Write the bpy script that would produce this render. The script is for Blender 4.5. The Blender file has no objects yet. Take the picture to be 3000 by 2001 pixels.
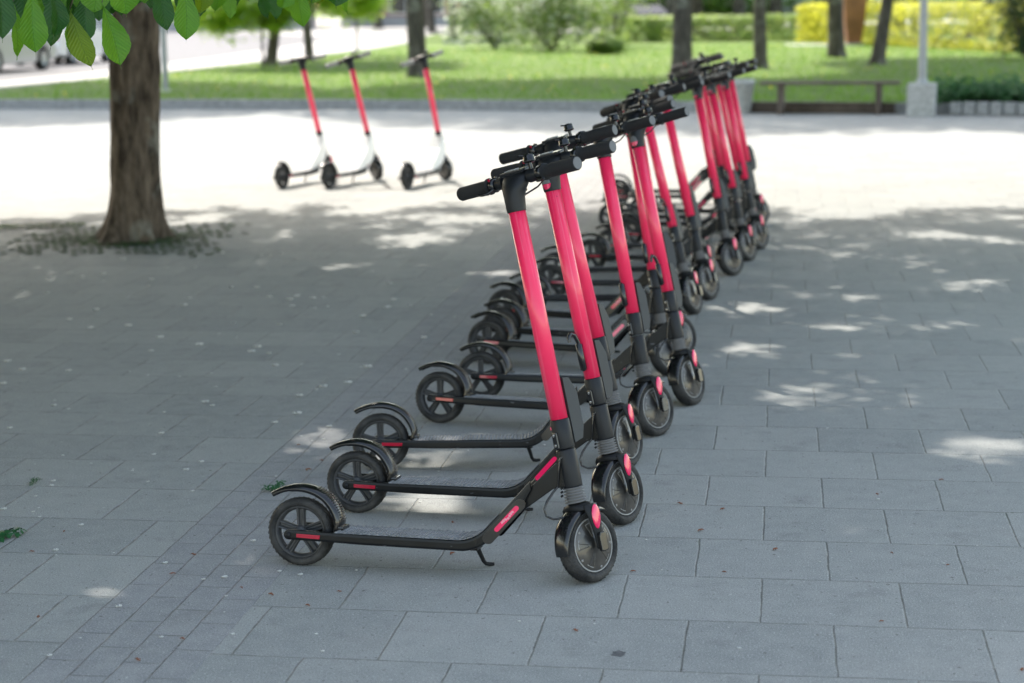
import bpy, bmesh, math, random
import numpy as np
from mathutils import Vector, Matrix, noise
R = math.radians
rng = random.Random(7)
nr = np.random.RandomState(11)
sc = bpy.context.scene
C = sc.collection

# ------------------------------------------------------------------ camera
cam_d = bpy.data.cameras.new('camera'); cam = bpy.data.objects.new('camera', cam_d); C.objects.link(cam)
H, PITCH, ROLL, FPX = 1.561, R(10.53), R(-0.89), 5334.0
fw = Vector((0, math.cos(PITCH), -math.sin(PITCH))); rt = Vector((1, 0, 0)); up = rt.cross(fw)
rt2 = math.cos(ROLL)*rt + math.sin(ROLL)*up; up2 = -math.sin(ROLL)*rt + math.cos(ROLL)*up
cam.matrix_world = Matrix(((rt2.x, up2.x, -fw.x, 0), (rt2.y, up2.y, -fw.y, 0), (rt2.z, up2.z, -fw.z, H), (0, 0, 0, 1)))
cam_d.sensor_width = 36.0; cam_d.lens = FPX/3000*36
cam_d.clip_start = 0.1; cam_d.clip_end = 2000
cam_d.dof.use_dof = True; cam_d.dof.focus_distance = 5.25; cam_d.dof.aperture_fstop = 3.0
sc.camera = cam
sc.render.resolution_x = 1024; sc.render.resolution_y = 683

# ------------------------------------------------------------------ sky and sun
SUN_EL = R(52); SAZ = Vector((-0.45, 0.89)).normalized()          # horizontal direction towards the sun
w = bpy.data.worlds.new('World'); sc.world = w; w.use_nodes = True
nt = w.node_tree; nt.nodes.clear()
sky = nt.nodes.new('ShaderNodeTexSky'); sky.sky_type = 'NISHITA'; sky.sun_disc = False
sky.sun_elevation = SUN_EL; sky.sun_rotation = math.atan2(SAZ.x, SAZ.y)
sky.air_density = 1.0; sky.dust_density = 1.2; sky.ozone_density = 0.2
bg = nt.nodes.new('ShaderNodeBackground'); bg.inputs['Strength'].default_value = 0.15
wo = nt.nodes.new('ShaderNodeOutputWorld')
tn = nt.nodes.new('ShaderNodeMix'); tn.data_type = 'RGBA'; tn.blend_type = 'MULTIPLY'; tn.inputs[0].default_value = 1.0
tn.inputs[7].default_value = (1.32, 1.12, 0.89, 1)          # sky colour multiplied warmer and brighter, to tint and lift the shade
nt.links.new(sky.outputs[0], tn.inputs[6]); nt.links.new(tn.outputs[2], bg.inputs[0]); nt.links.new(bg.outputs[0], wo.inputs[0])
sun_d = bpy.data.lights.new('sun', 'SUN'); sun_d.energy = 2.0; sun_d.angle = R(0.53); sun_d.color = (1.0, 0.945, 0.87)
sun = bpy.data.objects.new('sun', sun_d); C.objects.link(sun)
SDIR = Vector((SAZ.x*math.cos(SUN_EL), SAZ.y*math.cos(SUN_EL), math.sin(SUN_EL)))   # towards the sun
sun.rotation_mode = 'QUATERNION'; sun.rotation_quaternion = SDIR.to_track_quat('Z', 'Y')
sun.location = (-10, 20, 30)
sc.view_settings.view_transform = 'Standard'; sc.view_settings.look = 'None'
sc.view_settings.exposure = 1.85; sc.view_settings.gamma = 1.0

def ray(u, v):            # pixel of the 3000 px photo -> direction, for working out where things stand
    return fw + rt2*((u-1500)/FPX) - up2*((v-1000.5)/FPX)
def gp(u, v, z=0.0):
    d = ray(u, v); t = (z-H)/d.z; return Vector((0, 0, H)) + d*t
def at(u, v, dist):       # point at depth dist along the view axis
    return Vector((0, 0, H)) + ray(u, v)*dist

# ------------------------------------------------------------------ materials
MATS = {}
def mat(name, col, rough=0.5, metal=0.0, coat=0.0, spec=None, var=0.0, vscale=30.0, bump=0.0, bscale=200.0, trans=0.0,
        col2=None, tint=None):
    m = bpy.data.materials.new(name); m.use_nodes = True; t = m.node_tree; b = t.nodes['Principled BSDF']
    b.inputs['Base Color'].default_value = (*col, 1); b.inputs['Roughness'].default_value = rough
    b.inputs['Metallic'].default_value = metal; b.inputs['Coat Weight'].default_value = coat
    b.inputs['Coat Roughness'].default_value = 0.06
    if spec is not None: b.inputs['Specular IOR Level'].default_value = spec
    if var or bump or col2: tc = t.nodes.new('ShaderNodeTexCoord')
    if var or col2:
        n = t.nodes.new('ShaderNodeTexNoise'); n.inputs['Scale'].default_value = vscale; n.inputs['Detail'].default_value = 5
        t.links.new(tc.outputs['Object'], n.inputs['Vector'])
        rp = t.nodes.new('ShaderNodeValToRGB'); rp.color_ramp.elements[0].position = 0.35; rp.color_ramp.elements[1].position = 0.68
        a = tuple(max(0, c*(1-var)) for c in col); d = col2 if col2 else tuple(min(1, c*(1+var)) for c in col)
        rp.color_ramp.elements[0].color = (*a, 1); rp.color_ramp.elements[1].color = (*d, 1)
        t.links.new(n.outputs['Fac'], rp.inputs[0]); t.links.new(rp.outputs[0], b.inputs['Base Color'])
        mr = t.nodes.new('ShaderNodeMapRange'); mr.inputs['To Min'].default_value = max(0.05, rough-0.08); mr.inputs['To Max'].default_value = min(1, rough+0.12)
        t.links.new(n.outputs['Fac'], mr.inputs['Value']); t.links.new(mr.outputs[0], b.inputs['Roughness'])
    if bump:
        n2 = t.nodes.new('ShaderNodeTexNoise'); n2.inputs['Scale'].default_value = bscale; n2.inputs['Detail'].default_value = 4
        t.links.new(tc.outputs['Object'], n2.inputs['Vector'])
        bp = t.nodes.new('ShaderNodeBump'); bp.inputs['Strength'].default_value = bump; bp.inputs['Distance'].default_value = 0.01
        t.links.new(n2.outputs['Fac'], bp.inputs['Height']); t.links.new(bp.outputs[0], b.inputs['Normal'])
    if trans:
        tr = t.nodes.new('ShaderNodeBsdfTranslucent'); c = tint or tuple(min(1, x*2.2) for x in col); tr.inputs[0].default_value = (*c, 1)
        mx = t.nodes.new('ShaderNodeMixShader'); mx.inputs[0].default_value = trans
        o = t.nodes['Material Output']
        t.links.new(b.outputs[0], mx.inputs[1]); t.links.new(tr.outputs[0], mx.inputs[2]); t.links.new(mx.outputs[0], o.inputs[0])
    MATS[name] = m; return m

def add_scuffs(m, scale, thr, col, amount=0.8, stretch=(1, 1, 1)):
    """chips and scratches: a second colour where stretched noise is above a threshold"""
    t = m.node_tree; b = t.nodes['Principled BSDF']; tc = t.nodes.new('ShaderNodeTexCoord')
    mp = t.nodes.new('ShaderNodeMapping'); mp.inputs['Scale'].default_value = stretch
    n = t.nodes.new('ShaderNodeTexNoise'); n.inputs['Scale'].default_value = scale; n.inputs['Detail'].default_value = 3
    oi = t.nodes.new('ShaderNodeObjectInfo'); va = t.nodes.new('ShaderNodeVectorMath'); va.operation = 'ADD'
    sc_ = t.nodes.new('ShaderNodeVectorMath'); sc_.operation = 'SCALE'; sc_.inputs['Scale'].default_value = 13.0
    cb = t.nodes.new('ShaderNodeCombineXYZ'); t.links.new(oi.outputs['Random'], cb.inputs[0]); t.links.new(oi.outputs['Random'], cb.inputs[1])
    t.links.new(cb.outputs[0], sc_.inputs[0]); t.links.new(tc.outputs['Object'], va.inputs[0]); t.links.new(sc_.outputs[0], va.inputs[1])
    t.links.new(va.outputs[0], mp.inputs[0]); t.links.new(mp.outputs[0], n.inputs['Vector'])
    mr = t.nodes.new('ShaderNodeMapRange'); mr.inputs['From Min'].default_value = thr; mr.inputs['From Max'].default_value = thr+0.02
    mr.inputs['To Max'].default_value = amount
    t.links.new(n.outputs['Fac'], mr.inputs['Value'])
    mx = t.nodes.new('ShaderNodeMix'); mx.data_type = 'RGBA'; mx.inputs[7].default_value = (*col, 1)
    bc = b.inputs['Base Color']
    if bc.links: t.links.new(bc.links[0].from_socket, mx.inputs[6])
    else: mx.inputs[6].default_value = bc.default_value
    t.links.new(mr.outputs[0], mx.inputs[0]); t.links.new(mx.outputs[2], bc)

PINK = mat('pink_paint', (0.95, 0.026, 0.110), 0.36, coat=0.45, var=0.06, vscale=9)
add_scuffs(PINK, 60, 0.735, (0.55, 0.10, 0.14), 0.8, (1, 1, 0.35)); add_scuffs(PINK, 5, 0.60, (0.98, 0.16, 0.26), 0.35, (26, 26, 0.5)); add_scuffs(PINK, 26, 0.755, (0.10, 0.03, 0.03), 0.9)
PINKR = mat('pink_reflector', (0.86, 0.012, 0.11), 0.18, coat=1.0)
REDR = mat('red_reflector', (0.42, 0.004, 0.03), 0.22, coat=0.8)
WORN = mat('worn_sticker', (0.80, 0.28, 0.36), 0.5)
BLK = mat('satin_black_metal', (0.006, 0.0068, 0.008), 0.32, spec=0.28, var=0.25, vscale=14)
add_scuffs(BLK, 90, 0.70, (0.22, 0.23, 0.25), 0.5, (0.25, 1, 1))
BLK2 = mat('matt_black_plastic', (0.011, 0.012, 0.014), 0.5, spec=0.28, var=0.25, vscale=40, bump=0.15, bscale=900)
GLOSS = mat('glossy_black_plastic', (0.008, 0.0085, 0.010), 0.22, coat=0.3, var=0.3, vscale=20)
TUBEB = mat('dark_grey_tube', (0.012, 0.0135, 0.016), 0.40, spec=0.3, var=0.12, vscale=12)
BELL_ = mat('rubber_bellows', (0.14, 0.14, 0.142), 0.65)
PACK = mat('grey_pack', (0.034, 0.038, 0.040), 0.55, var=0.08, vscale=12)
RUB = mat('tyre_rubber', (0.013, 0.014, 0.015), 0.6, spec=0.25, col2=(0.075, 0.073, 0.070), vscale=16, bump=0.5, bscale=160)
GRIP = mat('grip_rubber', (0.010, 0.011, 0.013), 0.62, bump=0.6, bscale=700)
CAPG = mat('grip_cap', (0.13, 0.135, 0.14), 0.6)
RIM = mat('rim_grey_plastic', (0.040, 0.041, 0.043), 0.42, var=0.4, vscale=30)
MOTOR = mat('motor_cover', (0.022, 0.021, 0.020), 0.30, coat=0.4, col2=(0.10, 0.088, 0.075), vscale=11)
MRING = mat('motor_ring', (0.30, 0.30, 0.29), 0.4)
MATTOP = mat('deck_mat', (0.20, 0.205, 0.21), 0.50, var=0.25, vscale=25)
SILV = mat('silver_screw', (0.6, 0.6, 0.6), 0.3, metal=1.0)
WHT = mat('white_plastic', (0.80, 0.81, 0.82), 0.35, coat=0.3)
LGREY = mat('light_grey_metal', (0.50, 0.52, 0.53), 0.3, metal=0.3)

# ------------------------------------------------------------------ mesh helpers
class MB:
    def __init__(s): s.v = []; s.f = []; s.m = []; s.sm = []
    def add(s, V, F, mi=0, smooth=True):
        o = len(s.v); s.v += [tuple(p) for p in V]; s.f += [tuple(i+o for i in f) for f in F]
        s.m += [mi]*len(F); s.sm += [smooth]*len(F)
    def ring_tube(s, rings, closed_ends=True, mi=0, smooth=True, loop=False):
        n = len(rings[0]); V = [p for r in rings for p in r]; F = []
        K = len(rings)
        for k in range(K if loop else K-1):
            a = k*n; b = ((k+1) % K)*n
            for i in range(n): j = (i+1) % n; F.append((a+i, a+j, b+j, b+i))
        s.add(V, F, mi, smooth)
        if closed_ends and not loop:
            s.add(rings[0], [tuple(range(n))[::-1]], mi, False); s.add(rings[-1], [tuple(range(n))], mi, False)
    def tube(s, path, rad, n=12, mi=0, ends=True, flat=1.0, smooth=True, up=None):
        P = [Vector(p) for p in path]; rings = []; prev = None
        rr = rad if isinstance(rad, (list, tuple)) else [rad]*len(P)
        for k, p in enumerate(P):
            t = (P[min(k+1, len(P)-1)]-P[max(k-1, 0)]).normalized()
            if prev is None:
                a = Vector(up) if up else (Vector((0, 0, 1)) if abs(t.z) < .9 else Vector((1, 0, 0)))
                u = t.cross(a).normalized()
            else: u = (prev - t*prev.dot(t)).normalized()
            prev = u; v = t.cross(u)
            rings.append([p + (u*math.cos(q)+v*math.sin(q)*flat)*rr[k] for q in [2*math.pi*i/n for i in range(n)]])
        s.ring_tube(rings, ends, mi, smooth)
    def lathe(s, prof, n=32, axis='y', c=(0, 0, 0), mi=0, smooth=True, loop=False, a0=0, a1=2*math.pi):
        """prof: list of (radius, offset along axis)"""
        full = abs(a1-a0-2*math.pi) < 1e-6; K = n if full else n+1; rings = []
        for i in range(K):
            q = a0+(a1-a0)*i/n; cs, sn = math.cos(q), math.sin(q)
            if axis == 'y': rings.append([(c[0]+r*cs, c[1]+h, c[2]+r*sn) for r, h in prof])
            else: rings.append([(c[0]+r*cs, c[1]+r*sn, c[2]+h) for r, h in prof])
        m = len(prof); V = [p for r in rings for p in r]; F = []
        for i in range(n):
            a = i*m; b = ((i+1) % K)*m
            for j in range(m if loop else m-1):
                k = (j+1) % m; F.append((a+j, b+j, b+k, a+k))
        s.add(V, F, mi, smooth)
    def box(s, c, d, mi=0, rot=None, bev=0.0):
        bm = bmesh.new(); bmesh.ops.create_cube(bm, size=1)
        for v in bm.verts: v.co = Vector((v.co.x*d[0], v.co.y*d[1], v.co.z*d[2]))
        if bev: bmesh.ops.bevel(bm, geom=bm.edges[:], offset=bev, segments=2, affect='EDGES', profile=0.7)
        M = Matrix.Translation(c) @ (rot.to_4x4() if rot else Matrix.Identity(4))
        bm.verts.ensure_lookup_table()
        s.add([M @ v.co for v in bm.verts], [[v.index for v in f.verts] for f in bm.faces], mi, False); bm.free()
    def prism(s, poly, y0, y1, mi=0, bev=0.0, plane='xz', M=None):
        """extrude a 2D outline between y0 and y1"""
        bm = bmesh.new()
        vs = [bm.verts.new((p[0], y0, p[1])) for p in poly]; f = bm.faces.new(vs)
        r = bmesh.ops.extrude_face_region(bm, geom=[f])
        for v in [g for g in r['geom'] if isinstance(g, bmesh.types.BMVert)]: v.co.y = y1
        bmesh.ops.recalc_face_normals(bm, faces=bm.faces[:])
        if bev:
            ed = [e for e in bm.edges if (abs(e.verts[0].co.y-e.verts[1].co.y) < 1e-6)]
            bmesh.ops.bevel(bm, geom=ed, offset=bev, segments=2, affect='EDGES', profile=0.7)
        bm.verts.ensure_lookup_table()
        V = [v.co.copy() for v in bm.verts]
        if plane == 'xy': V = [Vector((v.x, v.z, v.y)) for v in V]
        if M: V = [M @ v for v in V]
        s.add(V, [[v.index for v in f.verts] for f in bm.faces], mi, False); bm.free()
    def build(s, name, mats, parent=None, link=True, autosmooth=True):
        me = bpy.data.meshes.new(name); me.from_pydata(s.v, [], s.f); me.update()
        mats = mats if isinstance(mats, (list, tuple)) else [mats]
        for m in mats: me.materials.append(m)
        me.polygons.foreach_set('material_index', s.m)
        me.polygons.foreach_set('use_smooth', s.sm); me.update()
        bm = bmesh.new(); bm.from_mesh(me); bmesh.ops.recalc_face_normals(bm, faces=bm.faces[:]); bm.to_mesh(me); bm.free()
        o = bpy.data.objects.new(name, me)
        if link: C.objects.link(o)
        if parent: o.parent = parent
        return o

def tag(o, label=None, cat=None, group=None, kind=None):
    if label: o['label'] = label
    if cat: o['category'] = cat
    if group: o['group'] = group
    if kind: o['kind'] = kind
    return o
def empty(name, loc=(0, 0, 0), rot=(0, 0, 0)):
    o = bpy.data.objects.new(name, None); o.empty_display_size = 0.1; C.objects.link(o)
    o.location = loc; o.rotation_euler = rot; return o
def kids(o): return [c for c in bpy.data.objects if c.parent == o]
def arc(cx, cz, r, a0, a1, n): return [(cx+r*math.cos(a0+(a1-a0)*i/n), cz+r*math.sin(a0+(a1-a0)*i/n)) for i in range(n+1)]

# ------------------------------------------------------------------ the setting: paving, lawn, road
GA = -0.14712523; GO = (-1.38199804, 4.72127883, 0.0)       # direction and origin of the slab grid
def pave_group():
    g = bpy.data.node_groups.new('slab_pattern', 'ShaderNodeTree')
    for n in ('U', 'V', 'W', 'Hh', 'Joint'): g.interface.new_socket(n, in_out='INPUT', socket_type='NodeSocketFloat')
    for n in ('Mask', 'Rand'): g.interface.new_socket(n, in_out='OUTPUT', socket_type='NodeSocketFloat')
    i = g.nodes.new('NodeGroupInput'); o = g.nodes.new('NodeGroupOutput')
    def m(op, a, b=None, c=None):
        n = g.nodes.new('ShaderNodeMath'); n.operation = op
        for k, x in enumerate((a, b, c)):
            if x is None: continue
            if isinstance(x, (int, float)): n.inputs[k].default_value = x
            else: g.links.new(x, n.inputs[k])
        return n.outputs[0]
    U, V, Wd, Hh, J = [i.outputs[k] for k in range(5)]
    rv = m('DIVIDE', V, Hh); row = m('FLOOR', rv); fv = m('SUBTRACT', rv, row)
    par = m('MODULO', m('ABSOLUTE', row), 2.0)
    ru = m('ADD', m('DIVIDE', U, Wd), m('MULTIPLY', par, 0.5)); cell = m('FLOOR', ru); fu = m('SUBTRACT', ru, cell)
    du = m('MULTIPLY', m('MINIMUM', fu, m('SUBTRACT', 1.0, fu)), Wd); dv = m('MULTIPLY', m('MINIMUM', fv, m('SUBTRACT', 1.0, fv)), Hh)
    d = m('MINIMUM', du, dv)
    mk = m('SUBTRACT', 1.0, m('SMOOTH_MIN', 1.0, m('DIVIDE', d, J), 0.2))
    cb = g.nodes.new('ShaderNodeCombineXYZ'); g.links.new(cell, cb.inputs[0]); g.links.new(row, cb.inputs[1])
    wn = g.nodes.new('ShaderNodeTexWhiteNoise'); wn.noise_dimensions = '2D'; g.links.new(cb.outputs[0], wn.inputs['Vector'])
    g.links.new(m('MAXIMUM', mk, 0.0), o.inputs[0]); g.links.new(wn.outputs['Value'], o.inputs[1])
    return g
PG = pave_group()
def paving_material():
    m = bpy.data.materials.new('concrete_paving'); m.use_nodes = True; t = m.node_tree; b = t.nodes['Principled BSDF']
    L = t.links.new; N = t.nodes.new
    def mth(op, a, b_=None, c=None, cl=False):
        n = N('ShaderNodeMath'); n.operation = op; n.use_clamp = cl
        for k, x in enumerate((a, b_, c)):
            if x is None: continue
            if isinstance(x, (int, float)): n.inputs[k].default_value = x
            else: L(x, n.inputs[k])
        return n.outputs[0]
    def noi(s, det=4, vec=None, r=0.5):
        n = N('ShaderNodeTexNoise'); n.inputs['Scale'].default_value = s; n.inputs['Detail'].default_value = det
        n.inputs['Roughness'].default_value = r; L(vec or tc.outputs['Object'], n.inputs['Vector']); return n.outputs['Fac']
    def rng_(x, a, b2, c=0.0, d=1.0):
        n = N('ShaderNodeMapRange'); L(x, n.inputs[0]); n.inputs[1].default_value = a; n.inputs[2].default_value = b2
        n.inputs[3].default_value = c; n.inputs[4].default_value = d; return n.outputs[0]
    def mixc(f, a, b2, mode='MIX'):
        n = N('ShaderNodeMix'); n.data_type = 'RGBA'; n.blend_type = mode
        if isinstance(f, (int, float)): n.inputs[0].default_value = f
        else: L(f, n.inputs[0])
        for k, x in ((6, a), (7, b2)):
            if isinstance(x, tuple): n.inputs[k].default_value = (*x, 1)
            else: L(x, n.inputs[k])
        return n.outputs[2]
    tc = N('ShaderNodeTexCoord'); sp = N('ShaderNodeSeparateXYZ')
    wob = N('ShaderNodeTexNoise'); wob.inputs['Scale'].default_value = 9; wob.inputs['Detail'].default_value = 6; L(tc.outputs['Object'], wob.inputs['Vector'])
    sb = N('ShaderNodeVectorMath'); sb.operation = 'SUBTRACT'; L(wob.outputs['Color'], sb.inputs[0]); sb.inputs[1].default_value = (.5, .5, .5)
    sk = N('ShaderNodeVectorMath'); sk.operation = 'SCALE'; sk.inputs['Scale'].default_value = 0.010; L(sb.outputs[0], sk.inputs[0])
    ad = N('ShaderNodeVectorMath'); ad.operation = 'ADD'; L(tc.outputs['Object'], ad.inputs[0]); L(sk.outputs[0], ad.inputs[1])
    L(ad.outputs[0], sp.inputs[0]); U, V = sp.outputs[0], sp.outputs[1]
    def pat(u, v, w_, h_, j):
        n = N('ShaderNodeGroup'); n.node_tree = PG; L(u, n.inputs[0]); L(v, n.inputs[1])
        n.inputs[2].default_value = w_; n.inputs[3].default_value = h_; n.inputs[4].default_value = j; return n.outputs[0], n.outputs[1]
    mR, rR = pat(mth('ADD', U, 0.175+0.0), V, 0.3665, 0.3635, 0.0042)
    mL, rL = pat(mth('ADD', U, 0.02+0.0), mth('ADD', V, -0.037), 0.3665, 0.3625, 0.0055)
    mS, rS = pat(mth('ADD', V, 0.05), mth('ADD', U, -0.295), 0.195, 0.0988, 0.0038)
    isS = mth('MULTIPLY', mth('GREATER_THAN', U, 0.295), mth('LESS_THAN', U, 0.690)); isL = mth('LESS_THAN', U, 0.295)
    def sel(a, b2, c):   # right, left, strip
        x = N('ShaderNodeMix'); x.data_type = 'FLOAT'; L(isL, x.inputs[0]); L(a, x.inputs[2]); L(b2, x.inputs[3])
        y = N('ShaderNodeMix'); y.data_type = 'FLOAT'; L(isS, y.inputs[0]); L(x.outputs[0], y.inputs[2]); L(c, y.inputs[3]); return y.outputs[0]
    mask = sel(mR, mL, mS); rnd = sel(rR, rL, rS)
    big = noi(0.8, 5); mid = noi(14, 6); fine = noi(420, 2); grit = noi(170, 3, r=0.7)
    col = mixc(rng_(rnd, 0, 1), (0.305, 0.316, 0.300), (0.378, 0.384, 0.360))
    strip = mixc(rnd, (0.285, 0.288, 0.290), (0.325, 0.325, 0.325)); col = mixc(isS, col, strip)
    col = mixc(rng_(big, .3, .7, 0, .35), col, (0.24, 0.25, 0.245))
    col = mixc(rng_(mid, .35, .7, 0, .30), col, (0.46, 0.45, 0.43))
    col = mixc(rng_(fine, .42, .32, 0, .75), col, (0.10, 0.10, 0.10)); col = mixc(rng_(fine, .62, .70, 0, .6), col, (0.75, 0.74, 0.72))
    blot = noi(2.6, 7, r=0.65); col = mixc(rng_(blot, .60, .72, 0, .35), col, (0.20, 0.20, 0.195))
    st1 = noi(5.5, 8, r=0.7); col = mixc(rng_(st1, .56, .66, 0, .30), col, (0.17, 0.17, 0.165)); st2 = noi(1.3, 8, r=0.75); col = mixc(rng_(st2, .55, .75, 0, .28), col, (0.50, 0.48, 0.44))
    spk = noi(62, 3, r=0.4); col = mixc(rng_(spk, .69, .73, 0, .7), col, (0.10, 0.09, 0.08)); col = mixc(rng_(spk, .27, .24, 0, .6), col, (0.72, 0.70, 0.66))
    g2 = noi(190, 2, r=.6); col = mixc(rng_(g2, .60, .68, 0, .55), col, (0.72, 0.72, 0.70)); col = mixc(rng_(g2, .40, .32, 0, .55), col, (0.13, 0.135, 0.13))
    jn = noi(22, 5); jc = mixc(rng_(jn, .46, .60), (0.085, 0.088, 0.080), (0.36, 0.35, 0.32)); jc = mixc(rng_(noi(3.1, 3), .58, .66, 0, .5), jc, (0.07, 0.11, 0.05))
    jm = mth('MULTIPLY', mask, rng_(noi(7, 5), .35, .62, .25, 1.0)); col = mixc(mth('MULTIPLY', jm, 0.66, cl=True), col, jc)
    L(col, b.inputs['Base Color']); L(rng_(grit, .3, .7, .75, .95), b.inputs['Roughness']); b.inputs['Specular IOR Level'].default_value = 0.3
    hgt = mth('ADD', mth('MULTIPLY', mth('SUBTRACT', 1.0, mask), 0.005), mth('ADD', mth('MULTIPLY', grit, 0.0018), mth('MULTIPLY', fine, 0.0012)))
    hgt = mth('ADD', hgt, mth('MULTIPLY', rnd, 0.0015))
    bp = N('ShaderNodeBump'); bp.inputs['Strength'].default_value = 0.8; bp.inputs['Distance'].default_value = 1.0; L(hgt, bp.inputs['Height'])
    L(bp.outputs[0], b.inputs['Normal']); return m
PAVE = paving_material()
LAWN = mat('lawn_grass', (0.075, 0.155, 0.014), 0.9, var=0.3, vscale=2.5, bump=0.8, bscale=60, col2=(0.17, 0.26, 0.030))
SOIL = mat('meadow_soil', (0.10, 0.12, 0.05), 0.95, var=0.3, vscale=0.6)
ASPH = mat('asphalt', (0.17, 0.17, 0.175), 0.85, var=0.2, vscale=3, bump=0.3, bscale=90)
PATH = mat('pale_footpath', (0.42, 0.41, 0.39), 0.85, var=0.12, vscale=4)
KERBM = mat('granite_kerb', (0.26, 0.27, 0.28), 0.8, var=0.25, vscale=18, bump=0.4, bscale=120)
CONC = mat('rough_concrete', (0.40, 0.41, 0.41), 0.85, var=0.2, vscale=20, bump=0.4, bscale=80)

def sheet(name, poly, z, m, origin=None, ang=0.0, kind='structure'):
    me = bpy.data.meshes.new(name)
    ox, oy = (origin[0], origin[1]) if origin else (0, 0); ca, sa = math.cos(-ang), math.sin(-ang)
    V = [((x-ox)*ca-(y-oy)*sa, (x-ox)*sa+(y-oy)*ca, 0) for x, y in poly]
    me.from_pydata(V, [], [tuple(range(len(V)))]); me.materials.append(m); me.update()
    if me.polygons[0].normal.z < 0: me.flip_normals()
    o = bpy.data.objects.new(name, me); C.objects.link(o); o.location = (ox, oy, z); o.rotation_euler = (0, 0, ang)
    if kind: o['kind'] = kind
    return o
sheet('ground', [(-900, -300), (900, -300), (900, 1500), (-900, 1500)], -0.02, SOIL)
KP = [(-60, 49.5), (-30, 37.4), (-8.25, 29.75), (-1.1, 27.5), (4.93, 25.0), (6.8, 24.15), (14, 20.4), (40, 6.0)]     # foot of the kerb
sheet('plaza', [(-60, -25), (40, -25)] + KP[::-1], 0.0, PAVE, GO, GA)
# kerb: a real step between the paving and the lawn
def offset(P, d):
    out = []
    for i, p in enumerate(P):
        a = Vector(P[max(0, i-1)]); b = Vector(P[min(len(P)-1, i+1)]); t = (b-a).normalized(); n = Vector((-t.y, t.x)); out.append((p[0]+n.x*d, p[1]+n.y*d))
    return out
k = MB(); K1 = offset(KP, 0.14)
for i in range(len(KP)-1):
    a, b2, c, d = Vector(KP[i]), Vector(KP[i+1]), Vector(K1[i+1]), Vector(K1[i]); n = max(1, int((b2-a).length/1.0))
    for j in range(n):
        s0, s1 = (j+0.004)/n, (j+0.996)/n; q = [a.lerp(b2, s0), a.lerp(b2, s1), d.lerp(c, s1), d.lerp(c, s0)]; zt = 0.15+rng.uniform(-.004, .004)
        V = [(p.x, p.y, -0.01) for p in q]+[(p.x, p.y, zt) for p in q]
        k.add(V, [(0, 1, 5, 4), (1, 2, 6, 5), (2, 3, 7, 6), (3, 0, 4, 7), (4, 5, 6, 7)], 0, False)
k.build('kerb', KERBM)['kind'] = 'structure'
LN = offset(KP, 0.142)
RD_NEAR = [(-30, -8.0), (-14.5, 24.0), (-9.76, 35.29), (-7.8, 43.0), (-6.2, 52), (-4.63, 62.2), (-3.9, 74.0)]
sheet('lawn', LN[3:] + [(90, 60), (120, 200), (-1.0, 200), (-3.0, 112), (-3.6, 92), (-3.7, 74), (-4.63, 62.2), (-6.2, 52), (-7.8, 43.0), (-9.76, 35.29)] + LN[2:3], 0.11, LAWN)
sheet('lawn_verge', [LN[2], (-9.70, 35.25), (-13.2, 28.5+4.2), LN[1]], 0.112, LAWN)
sheet('road', [(-9.8, 35.2), (-13.3, 32.6), (-40, 45), (-60, 52), (-70, 150), (-60, 260), (30, 260), (14, 122), (2, 100), (-3.2, 92), (-3.7, 74), (-4.66, 62.2), (-6.23, 52), (-7.83, 43)], 0.004, PATH)
sheet('carriageway', [(-11.6, 40), (-60, 60), (-70, 150), (-30, 150), (-8.2, 92), (-8.6, 74), (-9.4, 58), (-10.6, 46)], 0.008, ASPH)
sheet('footpath', [(-3.2, 86), (2, 86.5), (14, 92), (30, 110), (26, 118), (10, 108), (-3.2, 97)], 0.115, PATH)
rk = MB()     # raised edge between road and lawn
E1 = [(-9.76, 35.29), (-7.8, 43.0), (-6.2, 52), (-4.63, 62.2), (-3.7, 74)]
for i in range(len(E1)-1):
    a, b2 = Vector(E1[i]), Vector(E1[i+1]); nrm = Vector(((b2-a).y, -(b2-a).x)).normalized()*0.07
    q = [a+nrm, b2+nrm, b2-nrm, a-nrm]; V = [(p.x, p.y, -0.005) for p in q]+[(p.x, p.y, 0.125) for p in q]
    rk.add(V, [(0, 1, 5, 4), (1, 2, 6, 5), (2, 3, 7, 6), (3, 0, 4, 7), (4, 5, 6, 7)], 0, False)
rk.build('road_kerb', CONC)['kind'] = 'structure'

# ------------------------------------------------------------------ scooters
TH = 0.219; X0 = 0.842; HUBF, HUBS = 0.0114, 0.102
def stem_matrix(st): return Matrix.Translation((X0, 0, 0)) @ Matrix.Rotation(-TH, 4, 'Y') @ Matrix.Rotation(st, 4, 'Z')
def wheel_tyre(r, hw, rin, c, n=56):
    b = MB(); p = []
    for i in range(13):
        q = math.pi*i/12; p.append((r-hw*0.62+hw*0.62*math.sin(q), -hw*math.cos(q)))
    p = [(rin, -hw*0.75), (rin+0.006, -hw*0.95)] + p + [(rin+0.006, hw*0.95), (rin, hw*0.75)]
    b.lathe(p, n, 'y', c, loop=True)
    for i in range(40):    # tread sipes as raised ribs
        q = 2*math.pi*i/40
        for sgn in (-1, 1):
            pts = []
            for j in range(4):
                ly = sgn*(0.003+j*0.0045); rr = r-0.0004-(abs(ly)/hw)**3*0.006; qq = q+j*0.035+(0.08 if sgn > 0 else 0)
                pts.append((c[0]+rr*math.cos(qq), c[1]+ly, c[2]+rr*math.sin(qq)))
            b.tube(pts, 0.0011, 4, ends=False)
    return b

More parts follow.
